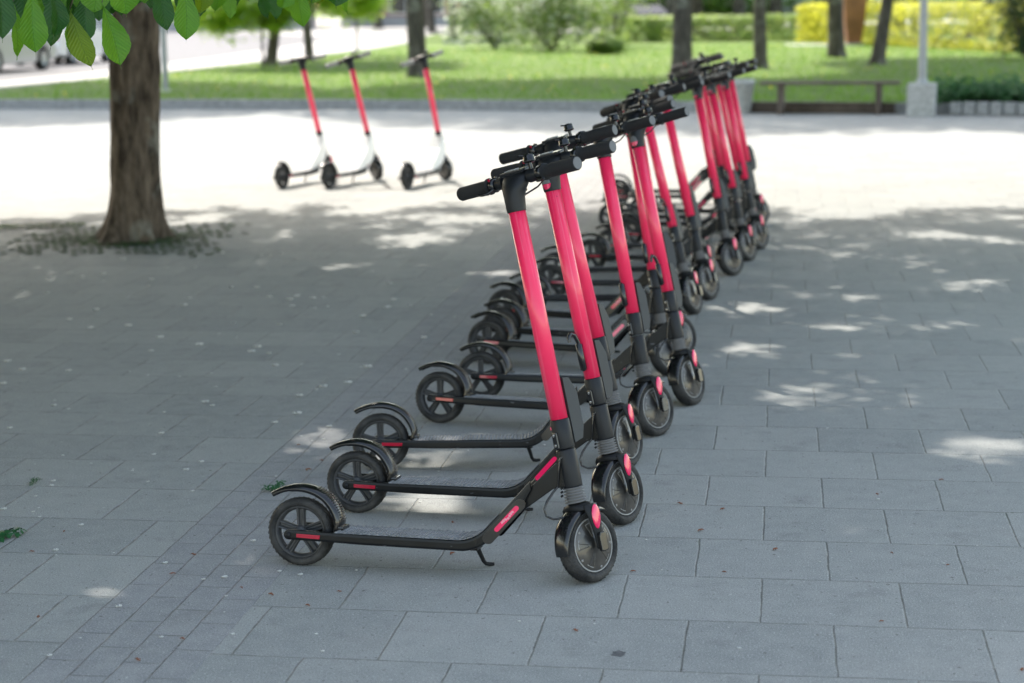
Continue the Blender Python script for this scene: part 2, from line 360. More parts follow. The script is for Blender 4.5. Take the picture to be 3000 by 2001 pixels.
def make_scooter(kind):
    """kind: 'plain' (no hook, no badge), 'hook' (curved bag hook), 'clip' (straight clip), 'white' (white battery case and grips)"""
    white = kind == 'white'; col_body = LGREY if white else BLK
    root = empty('electric_scooter')
    # --- deck: rails, riser
    d = MB(); 
    def rail(y0, y1):
        low = [(-0.030, 0.100)] + arc(-0.015, 0.100, 0.0165, math.pi, 1.5*math.pi, 4)[1:] + [(0.49, 0.074)]
        bend = arc(0.485, 0.194, 0.120, -math.pi/2, -math.pi/2+R(49), 8)
        top_b = arc(0.478, 0.212, 0.097, -math.pi/2+R(49), -math.pi/2, 8)
        dirv = (math.cos(R(49)), math.sin(R(49)))
        e = bend[-1]; e2 = (e[0]+dirv[0]*0.262, e[1]+dirv[1]*0.262-0.0); t0 = top_b[0]; t1 = (t0[0]+dirv[0]*0.215, t0[1]+dirv[1]*0.215)
        poly = low + bend[1:] + [(e2[0]-0.03, e2[1]-0.035), (0.775, 0.215), (0.765, 0.300), t1] + top_b + [(0.12, 0.117), (0.03, 0.118)] + arc(-0.015, 0.1015, 0.0165, math.pi/2, math.pi, 4)
        d.prism(poly, y0, y1, 0, bev=0.003)
    for sy in (-1, 1):
        # outer rails: from the rear axle to the start of the riser
        poly = [(-0.0293, 0.098)] + arc(-0.015, 0.098, 0.0143, math.pi, 1.5*math.pi, 4)[1:] + [(0.10, 0.0825), (0.20, 0.080), (0.49, 0.079)] + arc(0.482, 0.200, 0.1210, -math.pi/2, -math.pi/2+R(49), 8)[1:]
        pe = poly[-1]; dv = (math.cos(R(49)), math.sin(R(49)))
        tb = arc(0.474, 0.2165, 0.1085, -math.pi/2+R(49), -math.pi/2, 8)
        poly += [(pe[0]+dv[0]*0.120, pe[1]+dv[1]*0.120), (pe[0]+dv[0]*0.165-0.008, pe[1]+dv[1]*0.165+0.007), (tb[0][0]+dv[0]*0.175, tb[0][1]+dv[1]*0.175)] + tb + [(0.13, 0.109), (0.03, 0.1115)] + arc(-0.015, 0.0982, 0.0143, math.pi/2, math.pi, 4)[:-1]
        ya, yb = (sy*0.052, sy*0.072)
        d.prism(poly, min(ya, yb), max(ya, yb), 0, bev=0.0075)
    # central plate and tapering riser plate to the head tube
    pc = [(0.105, 0.084), (0.49, 0.082)] + arc(0.485, 0.203, 0.121, -math.pi/2, -math.pi/2+R(49), 8)[1:]
    pe = pc[-1]; dv = (math.cos(R(49)), math.sin(R(49))); tb = arc(0.474, 0.2165, 0.110, -math.pi/2+R(49), -math.pi/2, 8)
    d.prism(pc + [(pe[0]+dv[0]*0.09, pe[1]+dv[1]*0.09), (tb[0][0]+dv[0]*0.09, tb[0][1]+dv[1]*0.09)] + tb + [(0.105, 0.1060)], -0.0515, 0.0515, 0)
    r0 = Vector((pe[0]+dv[0]*0.05, pe[1]+dv[1]*0.05)); r1 = Vector((tb[0][0]+dv[0]*0.05, tb[0][1]+dv[1]*0.05))
    d.prism([tuple(r0), (0.733, 0.256), (0.768, 0.263), (0.757, 0.318), (0.742, 0.330), tuple(r1)], -0.021, 0.021, 0, bev=0.003)
    for i in range(9):      # weld beads down the joint
        tt = i/8; d.tube([(0.752+0.004*tt, -0.0225, 0.325-0.085*tt), (0.756+0.004*tt, -0.0225, 0.321-0.085*tt)], 0.0042, 6)
    d.box((0.503, 0.02, 0.078), (0.03, 0.06, 0.014), 0, bev=0.003)
    def squeeze(mb):      # the riser narrows towards the head tube
        for i_, (x_, y_, z_) in enumerate(mb.v):
            if x_ > 0.53 and z_ > 0.09: mb.v[i_] = (x_, y_*(1-0.58*min(1, (x_-0.53)/0.16)) if abs(y_) > 0.0255 else y_, z_)
    squeeze(d); deck = d.build('deck', BLK, root)
    # --- mat with hexagonal studs
    mt = MB()
    path = [(0.115, 0.1090), (0.30, 0.1090), (0.474, 0.1090)] + [(x, z) for x, z in arc(0.474, 0.2165, 0.1070, -math.pi/2, -math.pi/2+R(49), 8)[1:]] 
    pl = path[-1]; path.append((pl[0]+dv[0]*0.05, pl[1]+dv[1]*0.05))
    V = []; 
    for x, z in path: V += [(x, -0.068, z), (x, 0.068, z)]
    mt.add(V, [(2*i, 2*i+2, 2*i+3, 2*i+1) for i in range(len(path)-1)])
    seg = [(Vector(path[i]), Vector(path[i+1])) for i in range(len(path)-1)]; tot = sum((b_-a_).length for a_, b_ in seg)
    s_ = 0.008; r_i = 0
    while s_ < tot-0.01:
        q = s_
        for a_, b_ in seg:
            l = (b_-a_).length
            if q <= l: break
            q -= l
        tdir = (b_-a_).normalized(); p = a_+tdir*q; nrm = Vector((-tdir.y, tdir.x))
        for j in range(9):
            y = -0.060+j*0.0150+(0.0075 if r_i % 2 else 0)
            if y > 0.064: continue
            ring0 = []; ring1 = []
            for hh, rr, rg in ((0, 0.0060, ring0), (0.0030, 0.0036, ring1)):
                for a6 in range(6):
                    q6 = a6*math.pi/3; u = rr*math.cos(q6); v = rr*math.sin(q6)*1.1
                    pp = p+tdir*u+nrm*hh; rg.append((pp.x, y+v, pp.y))
            mt.add(ring0+ring1, [(i6, (i6+1) % 6, 6+(i6+1) % 6, 6+i6) for i6 in range(6)]+[(6, 7, 8, 9, 10, 11)], 0, False)
        s_ += 0.0120; r_i += 1
    squeeze(mt); mt.build('deck_mat', MATTOP, deck)
    for sy in (-1, 1):
        r_ = MB(); pts = [(0.010, 0.0925), (0.078, 0.0905), (0.080, 0.1015), (0.010, 0.1030)]
        y = sy*0.0722; r_.prism(pts, min(y, y+sy*0.0015), max(y, y+sy*0.0015), 0, bev=0.0005); r_.build('reflector', REDR, deck)
        r_ = MB()    # raised oval plate with the pink strip on the riser
        base = Vector((pe[0]+0.010, pe[1]+0.020)); dvv = Vector(dv); nn = Vector((-dv[1], dv[0]))
        def oval(c0, L, hw, n=8):
            return [tuple(c0+dvv*(L if abs(a) < math.pi/2+1e-9 else 0)+dvv*hw*math.cos(a)+nn*hw*math.sin(a)) for a in [(-math.pi/2+math.pi*i/n) for i in range(n+1)]] + \
                   [tuple(c0+dvv*hw*math.cos(a)+nn*hw*math.sin(a)) for a in [(math.pi/2+math.pi*i/n) for i in range(n+1)]]
        c0 = base-dvv*0.035+nn*0.001
        yy = sy*0.0722
        r_.prism(oval(c0, 0.125, 0.0155), min(yy, yy+sy*0.002), max(yy, yy+sy*0.002), 0, bev=0.0006)
        r_.prism(oval(c0+dvv*0.034, 0.078, 0.0066), min(yy+sy*0.0022, yy+sy*0.003), max(yy+sy*0.0022, yy+sy*0.003), 1)
        if kind == 'plain':
            for kx in range(7):
                cc = c0+dvv*(0.058+kx*0.0065)+nn*(0.004-rng.random()*0.006); y3 = yy+sy*0.0031
                r_.prism([tuple(cc+Vector((0.0045*math.cos(a), 0.0045*math.sin(a)))) for a in [0.3+kx, 1.6+kx, 2.9+kx, 4.4+kx]], min(y3, y3+sy*.0004), max(y3, y3+sy*.0004), 2)
        squeeze(r_); r_.build('side_badge', [GLOSS if not white else WHT, PINKR, WORN], deck)
    for sy in (-1, 1):
        b = MB(); b.lathe([(0.0, sy*0.0725), (0.009, sy*0.0725), (0.008, sy*0.076), (0.0, sy*0.0765)], 10, 'y', (-0.015, 0, 0.098)); b.build('axle_bolt', BLK2, deck)
    # --- rear wheel
    b = MB(); c = (0, 0, 0.0975)
    b.lathe([(0.070, -0.018), (0.0735, -0.018), (0.0735, 0.018), (0.070, 0.018), (0.064, 0.006), (0.064, -0.006)], 48, 'y', c, loop=True)
    b.lathe([(0.0, -0.024), (0.014, -0.024), (0.019, -0.018), (0.019, 0.018), (0.014, 0.024), (0.0, 0.024)], 24, 'y', c)
    for i in range(5):
        a = 2*math.pi*i/5+0.35; ca, sa = math.cos(a), math.sin(a)
        for sg in (-1, 1):
            p0 = (c[0]+0.014*ca-sg*0.007*sa, 0, c[2]+0.014*sa+sg*0.007*ca); p1 = (c[0]+0.069*ca-sg*0.0085*sa, 0, c[2]+0.069*sa+sg*0.0085*ca)
            pm = ((p0[0]+p1[0])/2-sg*-0.0*sa, 0, (p0[2]+p1[2])/2)
            b.tube([p0, pm, p1], [0.0042, 0.0036, 0.0046], 6, flat=3.4, up=(0, 1, 0), ends=False)
        p0 = (c[0]+0.015*ca, 0, c[2]+0.015*sa); p1 = (c[0]+0.068*ca, 0, c[2]+0.068*sa)
        b.tube([p0, p1], [0.0075, 0.008], 6, flat=0.9, up=(0, 1, 0), ends=False)
    wl = b.build('rear_wheel', RIM, root); wheel_tyre(0.0975, 0.0235, 0.0725, c).build('tyre', RUB, wl)
    # --- rear mudguard
    b = MB(); sec = []
    angs = [R(2+i*128/20) for i in range(21)]
    for i, a in enumerate(angs):
        rr = 0.122+0.008*min(1, i/8)-(0.004 if i < 2 else 0); rr += 0.006*max(0, (i-15)/5)**2
        wd = 0.031*(1-0.55*max(0, (i-13)/7)**1.6); ca, sa = math.cos(a), math.sin(a)
        ring = []
        for (ly, dr) in ((-1, -0.013), (-0.98, -0.003), (-0.75, 0.004), (0, 0.007), (0.75, 0.004), (0.98, -0.003), (1, -0.013), (0.93, -0.012), (0.7, 0.0), (0, 0.003), (-0.7, 0.0), (-0.93, -0.012)):
            q = rr+dr*(1 if i < 16 else 0.8); ring.append((c[0]+q*ca, ly*wd, c[2]+q*sa))
        sec.append(ring)
    b.ring_tube(sec)
    for i in range(16):    # ribs of the foot brake
        a = R(18+i*3.3); rr = 0.1365-0.0040*max(0, (8-i)/8)
        b.tube([(c[0]+rr*math.cos(a), -0.020, c[2]+rr*math.sin(a)), (c[0]+(rr+0.0012)*math.cos(a), 0, c[2]+(rr+0.0012)*math.sin(a)), (c[0]+rr*math.cos(a), 0.020, c[2]+rr*math.sin(a))], 0.0016, 5)
    b.box((0.122, 0, 0.112), (0.022, 0.056, 0.016), 0, bev=0.004)
    b.build('rear_mudguard', GLOSS, root)
    # --- kickstand
    b = MB(); tl = math.tan(R(7))
    b.tube([(0.500, 0.045, 0.080), (0.503, 0.052, 0.066), (0.514, 0.076, 0.026), (0.519, 0.083, 0.083*tl+0.008), (0.529, 0.086, 0.086*tl+0.0055), (0.542, 0.088, 0.088*tl+0.0065)], [0.0085, 0.0070, 0.0058, 0.0058, 0.0055, 0.0045], 8)
    b.build('kickstand', BLK2, root)
    # --- head tube (fixed), bellows
    M0 = stem_matrix(0)
    b = MB(); b.lathe([(0.0, 0.268), (0.0262, 0.268), (0.0272, 0.273), (0.0272, 0.370), (0.0258, 0.3735), (0.0, 0.3735)], 32, 'z'); ht = b.build('head_tube', TUBEB, root); ht.matrix_basis = M0
    b = MB(); pr = [(0.0, 0.222)]
    for i in range(6):
        s0 = 0.224+i*0.0078; w_ = 0.0310-0.0005*i; pr += [(w_-0.0085, s0), (w_, s0+0.0028), (w_, s0+0.0042), (w_-0.0085, s0+0.0070)]
    pr += [(0.0, 0.2705)]
    b.lathe(pr, 28, 'z'); o = b.build('bellows', BELL_, root); o.matrix_basis = M0
    # --- steered parts are marked and turned per copy
    st = []
    b = MB(); b.lathe([(0.0, 0.376), (0.0262, 0.376), (0.0268, 0.378), (0.0268, 0.455), (0.0255, 0.457), (0.0, 0.457)], 32, 'z')
    col = b.build('stem_collar', TUBEB, root); st.append(col)
    b = MB(); b.box((-0.0295, 0, 0.402), (0.010, 0.017, 0.046), 0, bev=0.004)
    for s1 in (0.388, 0.416): b.lathe([(0.0, 0.004), (0.0036, 0.004), (0.0036, 0.0), (0.0, 0)], 8, 'z', (-0.033, 0, s1), mi=1)
    for s1 in (0.388, 0.416): b.tube([(-0.034, 0, s1), (-0.0358, 0, s1)], 0.0034, 8, mi=1)
    b.build('latch_plate', [GLOSS, SILV], col)
    b = MB(); top_pink = 1.033
    b.lathe([(0.0, 0.4575), (0.0240, 0.4575), (0.0240, top_pink), (0.0, top_pink)], 40, 'z'); stem = b.build('stem', PINK, root); st.append(stem)
    if not white:
        b = MB(); b.prism([(0.0265, 0.385), (0.060, 0.392), (0.072, 0.425), (0.072, 0.520), (0.050, 0.563), (0.0265, 0.566)], -0.017, 0.017, 0, bev=0.0012)
        o = b.build('battery_pack', PACK, root); st.append(o)
    if kind in ('hook', 'clip'):
        b = MB(); b.tube([(-0.031, 0, 0.487), (-0.033, 0, 0.49), (-0.034, 0, 0.53), (-0.033, 0, 0.566), (-0.031, 0, 0.569)], [0.006, 0.0105, 0.0105, 0.0105, 0.007], 10)
        if kind == 'hook':
            b.tube([(-0.031, 0, 0.560), (-0.035, 0, 0.578), (-0.046, 0, 0.598), (-0.062, 0, 0.604), (-0.074, 0, 0.594), (-0.076, 0, 0.580)], [0.006, 0.0065, 0.0065, 0.0065, 0.006, 0.004], 10)
        o = b.build('bag_hook', GLOSS, root); st.append(o)
    # handlebar head + bar
    b = MB(); rings = []
    for s1, rf, rl, f0 in ((1.0335, .0262, .0262, 0), (1.045, .0275, .0275, 0), (1.07, .028, .030, 0.002), (1.09, .030, .036, 0.007), (1.105, .032, .044, .014), (1.122, .028, .046, .022), (1.135, .020, .044, .027), (1.140, .010, .030, .029)):
        rings.append([(f0+rf*math.cos(q), rl*math.sin(q), s1) for q in [2*math.pi*i/24 for i in range(24)]])
    b.ring_tube(rings); BF, BS = 0.027, 1.121
    b.tube([(BF, -0.225, BS), (BF, 0.225, BS)], 0.0125, 14)
    for sy in (-1, 1):
        b.tube([(BF, sy*0.050, BS), (BF, sy*0.072, BS), (BF, sy*0.080, BS)], [0.019, 0.0175, 0.0135], 14)
    hb = b.build('handlebar', TUBEB, root); st.append(hb)
    for sy in (-1, 1):
        b = MB(); y0 = 0.108
        b.tube([(BF, sy*(y0-0.002), BS), (BF, sy*y0, BS), (BF, sy*(y0+0.004), BS), (BF, sy*(y0+0.007), BS), (BF, sy*0.14, BS), (BF, sy*0.20, BS), (BF, sy*0.226, BS), (BF, sy*0.2295, BS)],
               [0.018, 0.0235, 0.0235, 0.0180, 0.0195, 0.0192, 0.0195, 0.018], 20)
        b.tube([(BF, sy*0.2296, BS), (BF, sy*0.2302, BS)], 0.0165, 18, mi=1)
        b.build('grip', [GRIP if not white else mat('white_grip', (.22, .23, .24), .3) if 'white_grip' not in MATS else MATS['white_grip'], CAPG], hb)
        b = MB()      # throttle / brake pod with thumb paddle
        b.tube([(BF, sy*0.083, BS), (BF, sy*0.086, BS), (BF, sy*0.100, BS), (BF, sy*0.104, BS)], [0.016, 0.0205, 0.0205, 0.016], 14)
        b.tube([(BF-0.010, sy*0.092, BS-0.012), (BF-0.022, sy*0.100, BS-0.020), (BF-0.030, sy*0.122, BS-0.020), (BF-0.032, sy*0.130, BS-0.017)], [0.009, 0.0085, 0.0075, 0.004], 8, flat=0.55)
        b.tube([(BF+0.010, sy*0.093, BS+0.012), (BF+0.012, sy*0.090, BS+0.023)], 0.007, 8)
        if sy > 0: b.tube([(BF-0.014, sy*0.094, BS+0.013), (BF-0.018, sy*0.094, BS+0.018)], 0.0035, 8, mi=1)
        b.build('thumb_lever', [GLOSS, REDR], hb)
    b = MB(); b.box((BF-0.004, 0.0, BS+0.021), (0.034, 0.090, 0.010), 0, rot=Matrix.Rotation(R(-10), 3, 'Y'), bev=0.003)
    b.box((BF-0.004, 0.012, BS+0.027), (0.020, 0.040, 0.003), 1, rot=Matrix.Rotation(R(-10), 3, 'Y'), bev=0.001); b.build('display', [GLOSS, MATS['motor_ring']], hb)
    for sy in (-1, 1):      # brake cable looping from the lever into the head
        b = MB(); b.tube([(BF+.014, sy*.088, BS-.004), (BF+.050, sy*.080, BS+.004), (BF+.066, sy*.050, BS-.006), (BF+.050, sy*.022, BS-.030), (BF+.004, sy*.012, BS-.046)], 0.0026, 6); b.build('cable', GLOSS, hb)
    b = MB(); by = -0.060
    b.tube([(BF, by, BS+0.010), (BF-0.002, by, BS+0.034)], 0.0058, 8)
    b.lathe([(0.0, 0.034), (0.012, 0.034), (0.0175, 0.038), (0.0175, 0.041), (0.0155, 0.043), (0.0155, 0.052), (0.013, 0.058), (0.0, 0.060)], 20, 'z', (BF-0.002, by, BS))
    b.tube([(BF-0.012, by+0.006, BS+0.055), (BF-0.020, by+0.018, BS+0.058)], 0.003, 6); b.build('bell', GLOSS, hb)
    if kind in ('hook', 'clip'):
        b = MB(); rr = 0.0285     # half-round badge on the back of the head
        for (sA, sB, mi) in ((1.040, 1.056, 0), (1.057, 1.080, 1)):
            V = []; F = []; n = 8
            for i in range(n+1):
                q = math.pi+R(-34+68*i/n); hgt_ = math.sqrt(max(0, 1-((i-n/2)/(n/2))**2))
                lo, hi = (sB-(sB-sA)*hgt_, sB) if mi == 0 else (sA, sA+(sB-sA)*hgt_)
                V += [(rr*math.cos(q)+0.001, rr*math.sin(q), lo), (rr*math.cos(q)+0.001, rr*math.sin(q), hi+1e-4)]
            b.add(V, [(2*i, 2*i+2, 2*i+3, 2*i+1) for i in range(n)], mi)
        b.build('badge', [PINKR, CAPG], hb)
    # fork
    b = MB()
    crown = []
    for s1, rf, rl in ((0.2215, .026, .026), (0.219, .031, .034), (0.211, .034, .044), (0.204, .030, .048)):
        crown.append([(0.004+rf*math.cos(q), rl*math.sin(q), s1) for q in [2*math.pi*i/20 for i in range(20)]])
    b.ring_tube(crown)
    for sy in (-1, 1):
        arm = []
        for s1, f0, rf, l0, rl in ((0.215, .006, .020, .036, .008), (0.204, .010, .027, .042, .008), (0.185, .0115, .025, .045, .0075), (0.155, .0125, .019, .046, .007), (0.125, .0125, .014, .046, .007), (0.100, .0114, .014, .046, .007), (0.092, .0114, .010, .046, .006)):
            arm.append([(f0+rf*math.cos(q), sy*l0+rl*math.sin(q), s1) for q in [2*math.pi*i/14 for i in range(14)]])
        b.ring_tube(arm)
    fk = b.build('fork', BLK2, root); st.append(fk)
    for sy in (-1, 1):
        b = MB(); V = []; ring = []
        for i in range(20):
            q = 2*math.pi*i/20; u = 0.0160*math.cos(q)*(1 if math.sin(q) > 0 else 1-.22*abs(math.sin(q))); v = 0.034*math.sin(q); ring.append((u, v))
        rings = []
        for dy, sc_ in ((0, 1), (0.0018, 0.97), (0.0032, 0.80), (0.0037, 0.35)):
            rings.append([(0.012+u*sc_-(0.0) + v*0.06, sy*(0.0520+dy), 0.180+v*sc_) for u, v in ring])
        b.ring_tube(rings); b.build('reflector', PINKR, fk)
        b = MB()
        b.prism([(-0.002, 0.088), (0.003, 0.084), (0.020, 0.084), (0.025, 0.090), (0.0255, 0.128), (0.020, 0.137), (0.003, 0.137), (-0.002, 0.128)], min(sy*0.0525, sy*0.064), max(sy*0.0525, sy*0.064), 0, bev=0.003)
        b.build('axle_cover', GLOSS, fk)
    # front mudguard
    b = MB(); rings = []
    for i in range(25):
        a = R(50+i*(184-50)/24); ca, sa = math.cos(a), math.sin(a); e = max(0, (i-15)/9)**1.5; f_ = max(0, (3-i)/3)
        rr = 0.1070+0.004*f_; dn = 0.016*(1-0.85*e-0.8*f_); wd = 0.0300*(1-0.25*f_-0.25*e)
        ring = []
        for (ly, dr) in ((-1, -1), (-1, -0.4), (-0.85, 0.0), (-0.5, 0.16), (0, 0.2), (0.5, 0.16), (0.85, 0.0), (1, -0.4), (1, -1), (0.94, -1), (0.92, -0.35), (0.8, -0.08), (0, 0.05), (-0.8, -0.08), (-0.92, -0.35), (-0.94, -1)):
            q = rr+dr*dn; ring.append((HUBF+q*ca, ly*wd, HUBS+q*sa))
        rings.append(ring)
    b.ring_tube(rings); o = b.build('front_mudguard', GLOSS, root); st.append(o)
    # front wheel with hub motor
    b = MB(); c = (HUBF, 0, HUBS)
    for sy in (-1, 1):
        b.lathe([(0.0, sy*0.030), (0.018, sy*0.030), (0.022, sy*0.0275), (0.045, sy*0.0265), (0.066, sy*0.0225), (0.0725, sy*0.020), (0.0725, 0)], 56, 'y', c, mi=0)
        b.lathe([(0.0705, sy*0.0212), (0.0715, sy*0.0222), (0.0735, sy*0.0222), (0.0745, sy*0.0205)], 56, 'y', c, mi=1)
        for i in range(5):
            a = 2*math.pi*i/5+0.5; ca, sa = math.cos(a), math.sin(a)
            for dq in (-0.16, 0.16):
                b.tube([(c[0]+0.024*math.cos(a+dq*0.6), sy*0.0275, c[2]+0.024*math.sin(a+dq*.6)), (c[0]+0.046*math.cos(a+dq*.8), sy*0.0268, c[2]+0.046*math.sin(a+dq*.8)), (c[0]+0.063*math.cos(a+dq), sy*0.0236, c[2]+0.063*math.sin(a+dq))], 0.0012, 5, mi=0)
            b.lathe([(0.0, sy*0.0245), (0.0032, sy*0.0245), (0.0038, sy*0.0225)], 8, 'y', (c[0]+0.064*math.cos(a+0.63), 0, c[2]+0.064*math.sin(a+0.63)), mi=1)
            b.lathe([(0.0, sy*0.0249), (0.0018, sy*0.0249)], 6, 'y', (c[0]+0.064*math.cos(a+0.63), 0, c[2]+0.064*math.sin(a+0.63)), mi=0)
            b.lathe([(0.0605, sy*0.0246), (0.0625, sy*0.0241)], 6, 'y', c, mi=1, a0=a-0.30, a1=a+0.12)
    wl = b.build('front_wheel', [MOTOR, MRING], root); st.append(wl); wheel_tyre(0.102, 0.0255, 0.0745, c).build('tyre', RUB, wl)
    # cable loop from the riser to the fork
    b = MB(); b.tube([(0.745, -0.024, 0.262), (0.735, -0.034, 0.248), (0.722, -0.046, 0.226), (0.716, -0.054, 0.205), (0.722, -0.056, 0.187), (0.740, -0.050, 0.178), (0.762, -0.036, 0.180), (0.785, -0.020, 0.190)], 0.0032, 8)
    b.tube([(0.770, -0.012, 0.36), (0.752, -0.028, 0.34), (0.748, -0.026, 0.30), (0.746, -0.024, 0.262)], 0.0028, 6)
    b.build('cable', GLOSS, root)
    if white:
        b = MB()
        b.prism([(0.42, 0.118), (0.60, 0.135), (0.70, 0.20), (0.752, 0.30), (0.735, 0.40), (0.705, 0.405), (0.62, 0.30), (0.50, 0.20)], -0.06, 0.06, 0, bev=0.012)
        b.build('battery_case', WHT, root)
        b = MB(); b.lathe([(0.0, 0.3736), (0.018, 0.3736), (0.018, 0.458), (0.0, 0.458)], 16, 'z'); 
        b2 = b
    for o in st: o['steered'] = 1
    return root
def set_steer(root, a):
    for o in kids(root):
        if 'steered' in o: o.matrix_basis = stem_matrix(a)
def copy_tree(o, parent=None):
    c = o.copy(); C.objects.link(c)
    if parent: c.parent = parent
    for ch in kids(o): copy_tree(ch, c)
    return c
ROW = [
 ('plain', -0.607, 4.975, -13.9, 6.3, 58.6, 'foremost pink and black scooter, nearest the camera, with a scuffed pink strip beside its deck'),
 ('hook', -0.491, 5.512, -12.7, 4.6, 64.0, 'second scooter from the front, with a curved black bag hook low on its pink stem'),
 ('plain', -0.453, 6.036, -1.4, 6.4, 58.5, 'third scooter from the front, its pink stem overlapped by the second stem'),
 ('clip', -0.279, 6.735, -19.1, 7.6, 64.5, 'fourth scooter from the front, standing free with a straight black clip on its stem'),
 ('hook', -0.129, 7.125, -11.1, 9.2, 64.9, 'fifth scooter, the one with a bag hook right in front of a darker pink stem'),
 ('clip', -0.110, 7.873, -23.3, 10.1, 66.8, 'sixth scooter, its dark pink stem peeking out left behind the fifth'),
 ('plain', -0.051, 8.191, -21.5, 7.3, 53.9, 'seventh scooter, its stem hidden behind the fifth and sixth stems'),
 ('plain', -0.031, 8.729, -26.1, 5.7, 59.8, 'eighth scooter, mostly hidden, only its deck and rear mudguard plain to see'),
 ('hook', 0.081, 9.041, 1.5, 11.1, 59.2, 'ninth scooter, with a bag hook, left one of two free standing middle stems'),
 ('plain', 0.207, 9.567, -4.8, 9.9, 58.0, 'tenth scooter, mid row, the right one of two free standing middle stems'),
 ('plain', 0.253, 10.036, -0.1, 7.9, 59.7, 'eleventh scooter, hidden directly behind the tenth with its fork showing'),
 ('clip', 0.464, 10.583, -16.2, 7.3, 60.9, 'twelfth scooter, nearest of the tight bunch at the far end of the row'),
 ('clip', 0.604, 11.031, -7.1, 7.7, 60.1, 'thirteenth scooter, middle stem of the three front stems in the far bunch'),
 ('clip', 0.748, 11.570, -8.4, 7.0, 59.5, 'fourteenth scooter, rightmost of the three front stems in the far bunch'),
 ('plain', 0.778, 12.162, -6.8, 5.1, 57.5, 'fifteenth scooter, tucked between the two right stems of the far bunch'),
 ('plain', 0.709, 12.567, -9.7, 6.1, 57.4, 'sixteenth scooter, tucked between the two left stems of the far bunch'),
 ('plain', 0.936, 12.914, -13.0, 6.1, 56.1, 'seventeenth scooter, its front wheel furthest right in the far bunch'),
 ('plain', 0.81, 13.85, -5.1, 6.2, 57.9, 'eighteenth scooter, second last of the row behind the twelfth stem'),
 ('plain', 0.841, 14.25, -5.8, 5.9, 58.1, 'last scooter of the row, furthest from the camera, its riser against bright paving'),
]
FAR = [
 ('white', -1.98, 15.909, 66.1, 6.5, 6.9, 'leftmost of the three white cased scooters out in the sunny paving'),
 ('white', -1.563, 15.823, 63.7, 6.5, 57.9, 'middle one of the three white cased scooters out in the sunny paving'),
 ('white', -0.876, 15.667, 68.3, 4.7, 60.1, 'rightmost of the three white cased scooters, standing apart in the sun'),
]
protos = {}
def place(row, group):
    kind, x, y, hd, ln, stv, lab = row
    if kind not in protos: protos[kind] = make_scooter(kind); s = protos[kind]
    else: s = copy_tree(protos[kind])
    s.location = (x, y, 0); s.rotation_euler = (-R(ln), 0, R(hd)); set_steer(s, R(stv))
    tag(s, lab, 'scooter', group); return s
for r_ in ROW: place(r_, 'parked pink and black electric scooters in a row')
for r_ in FAR: place(r_, 'white cased scooters parked in the sun')
bpy.context.view_layer.update()

# ------------------------------------------------------------------ trees
def bark(name, c1, c2, sc_=14):
    m = bpy.data.materials.new(name); m.use_nodes = True; t = m.node_tree; b = t.nodes['Principled BSDF']; L = t.links.new
    tc = t.nodes.new('ShaderNodeTexCoord'); mp = t.nodes.new('ShaderNodeMapping'); mp.inputs['Scale'].default_value = (1, 1, 0.28); L(tc.outputs['Object'], mp.inputs[0])
    n = t.nodes.new('ShaderNodeTexNoise'); n.inputs['Scale'].default_value = sc_; n.inputs['Detail'].default_value = 8; n.inputs['Roughness'].default_value = .65; L(mp.outputs[0], n.inputs['Vector'])
    v = t.nodes.new('ShaderNodeTexVoronoi'); v.feature = 'DISTANCE_TO_EDGE'; v.inputs['Scale'].default_value = sc_*1.6; L(mp.outputs[0], v.inputs['Vector'])
    rp = t.nodes.new('ShaderNodeValToRGB'); rp.color_ramp.elements[0].color = (*c1, 1); rp.color_ramp.elements[1].color = (*c2, 1)
    rp.color_ramp.elements[0].position = .36; rp.color_ramp.elements[1].position = .68; L(n.outputs['Fac'], rp.inputs[0])
    n3 = t.nodes.new('ShaderNodeTexNoise'); n3.inputs['Scale'].default_value = 3.5; n3.inputs['Detail'].default_value = 6; L(tc.outputs['Object'], n3.inputs['Vector'])
    mr = t.nodes.new('ShaderNodeMapRange'); mr.inputs[1].default_value = .56; mr.inputs[2].default_value = .72; mr.inputs[4].default_value = .75; L(n3.outputs['Fac'], mr.inputs[0])
    mx = t.nodes.new('ShaderNodeMix'); mx.data_type = 'RGBA'; mx.inputs[7].default_value = (0.30, 0.31, 0.27, 1); L(mr.outputs[0], mx.inputs[0]); L(rp.outputs[0], mx.inputs[6]); L(mx.outputs[2], b.inputs['Base Color'])
    ml = t.nodes.new('ShaderNodeMath'); ml.operation = 'MULTIPLY'; ml.inputs[1].default_value = .6; L(v.outputs['Distance'], ml.inputs[0])
    ad = t.nodes.new('ShaderNodeMath'); ad.operation = 'ADD'; L(ml.outputs[0], ad.inputs[0]); L(n.outputs['Fac'], ad.inputs[1])
    bp = t.nodes.new('ShaderNodeBump'); bp.inputs['Strength'].default_value = 1.0; bp.inputs['Distance'].default_value = .03; L(ad.outputs[0], bp.inputs['Height']); L(bp.outputs[0], b.inputs['Normal'])
    b.inputs['Roughness'].default_value = .9; b.inputs['Specular IOR Level'].default_value = .2; return m
BARK = bark('chestnut_bark', (0.034, 0.026, 0.019), (0.19, 0.15, 0.112))
BARK2 = bark('grey_bark', (0.04, 0.036, 0.032), (0.13, 0.118, 0.105), 10)
LEAF = mat('chestnut_leaf_green', (0.030, 0.08, 0.010), 0.5, trans=0.16, tint=(0.10, 0.24, 0.02), var=0.25, vscale=3)
LEAFB = mat('fresh_leaf_green', (0.060, 0.13, 0.020), 0.5, trans=0.5, tint=(0.34, 0.52, 0.12), var=0.25, vscale=3)
LEAF2 = mat('linden_leaf_green', (0.07, 0.15, 0.02), 0.5, trans=0.4, tint=(0.25, 0.42, 0.05), var=0.3, vscale=2)
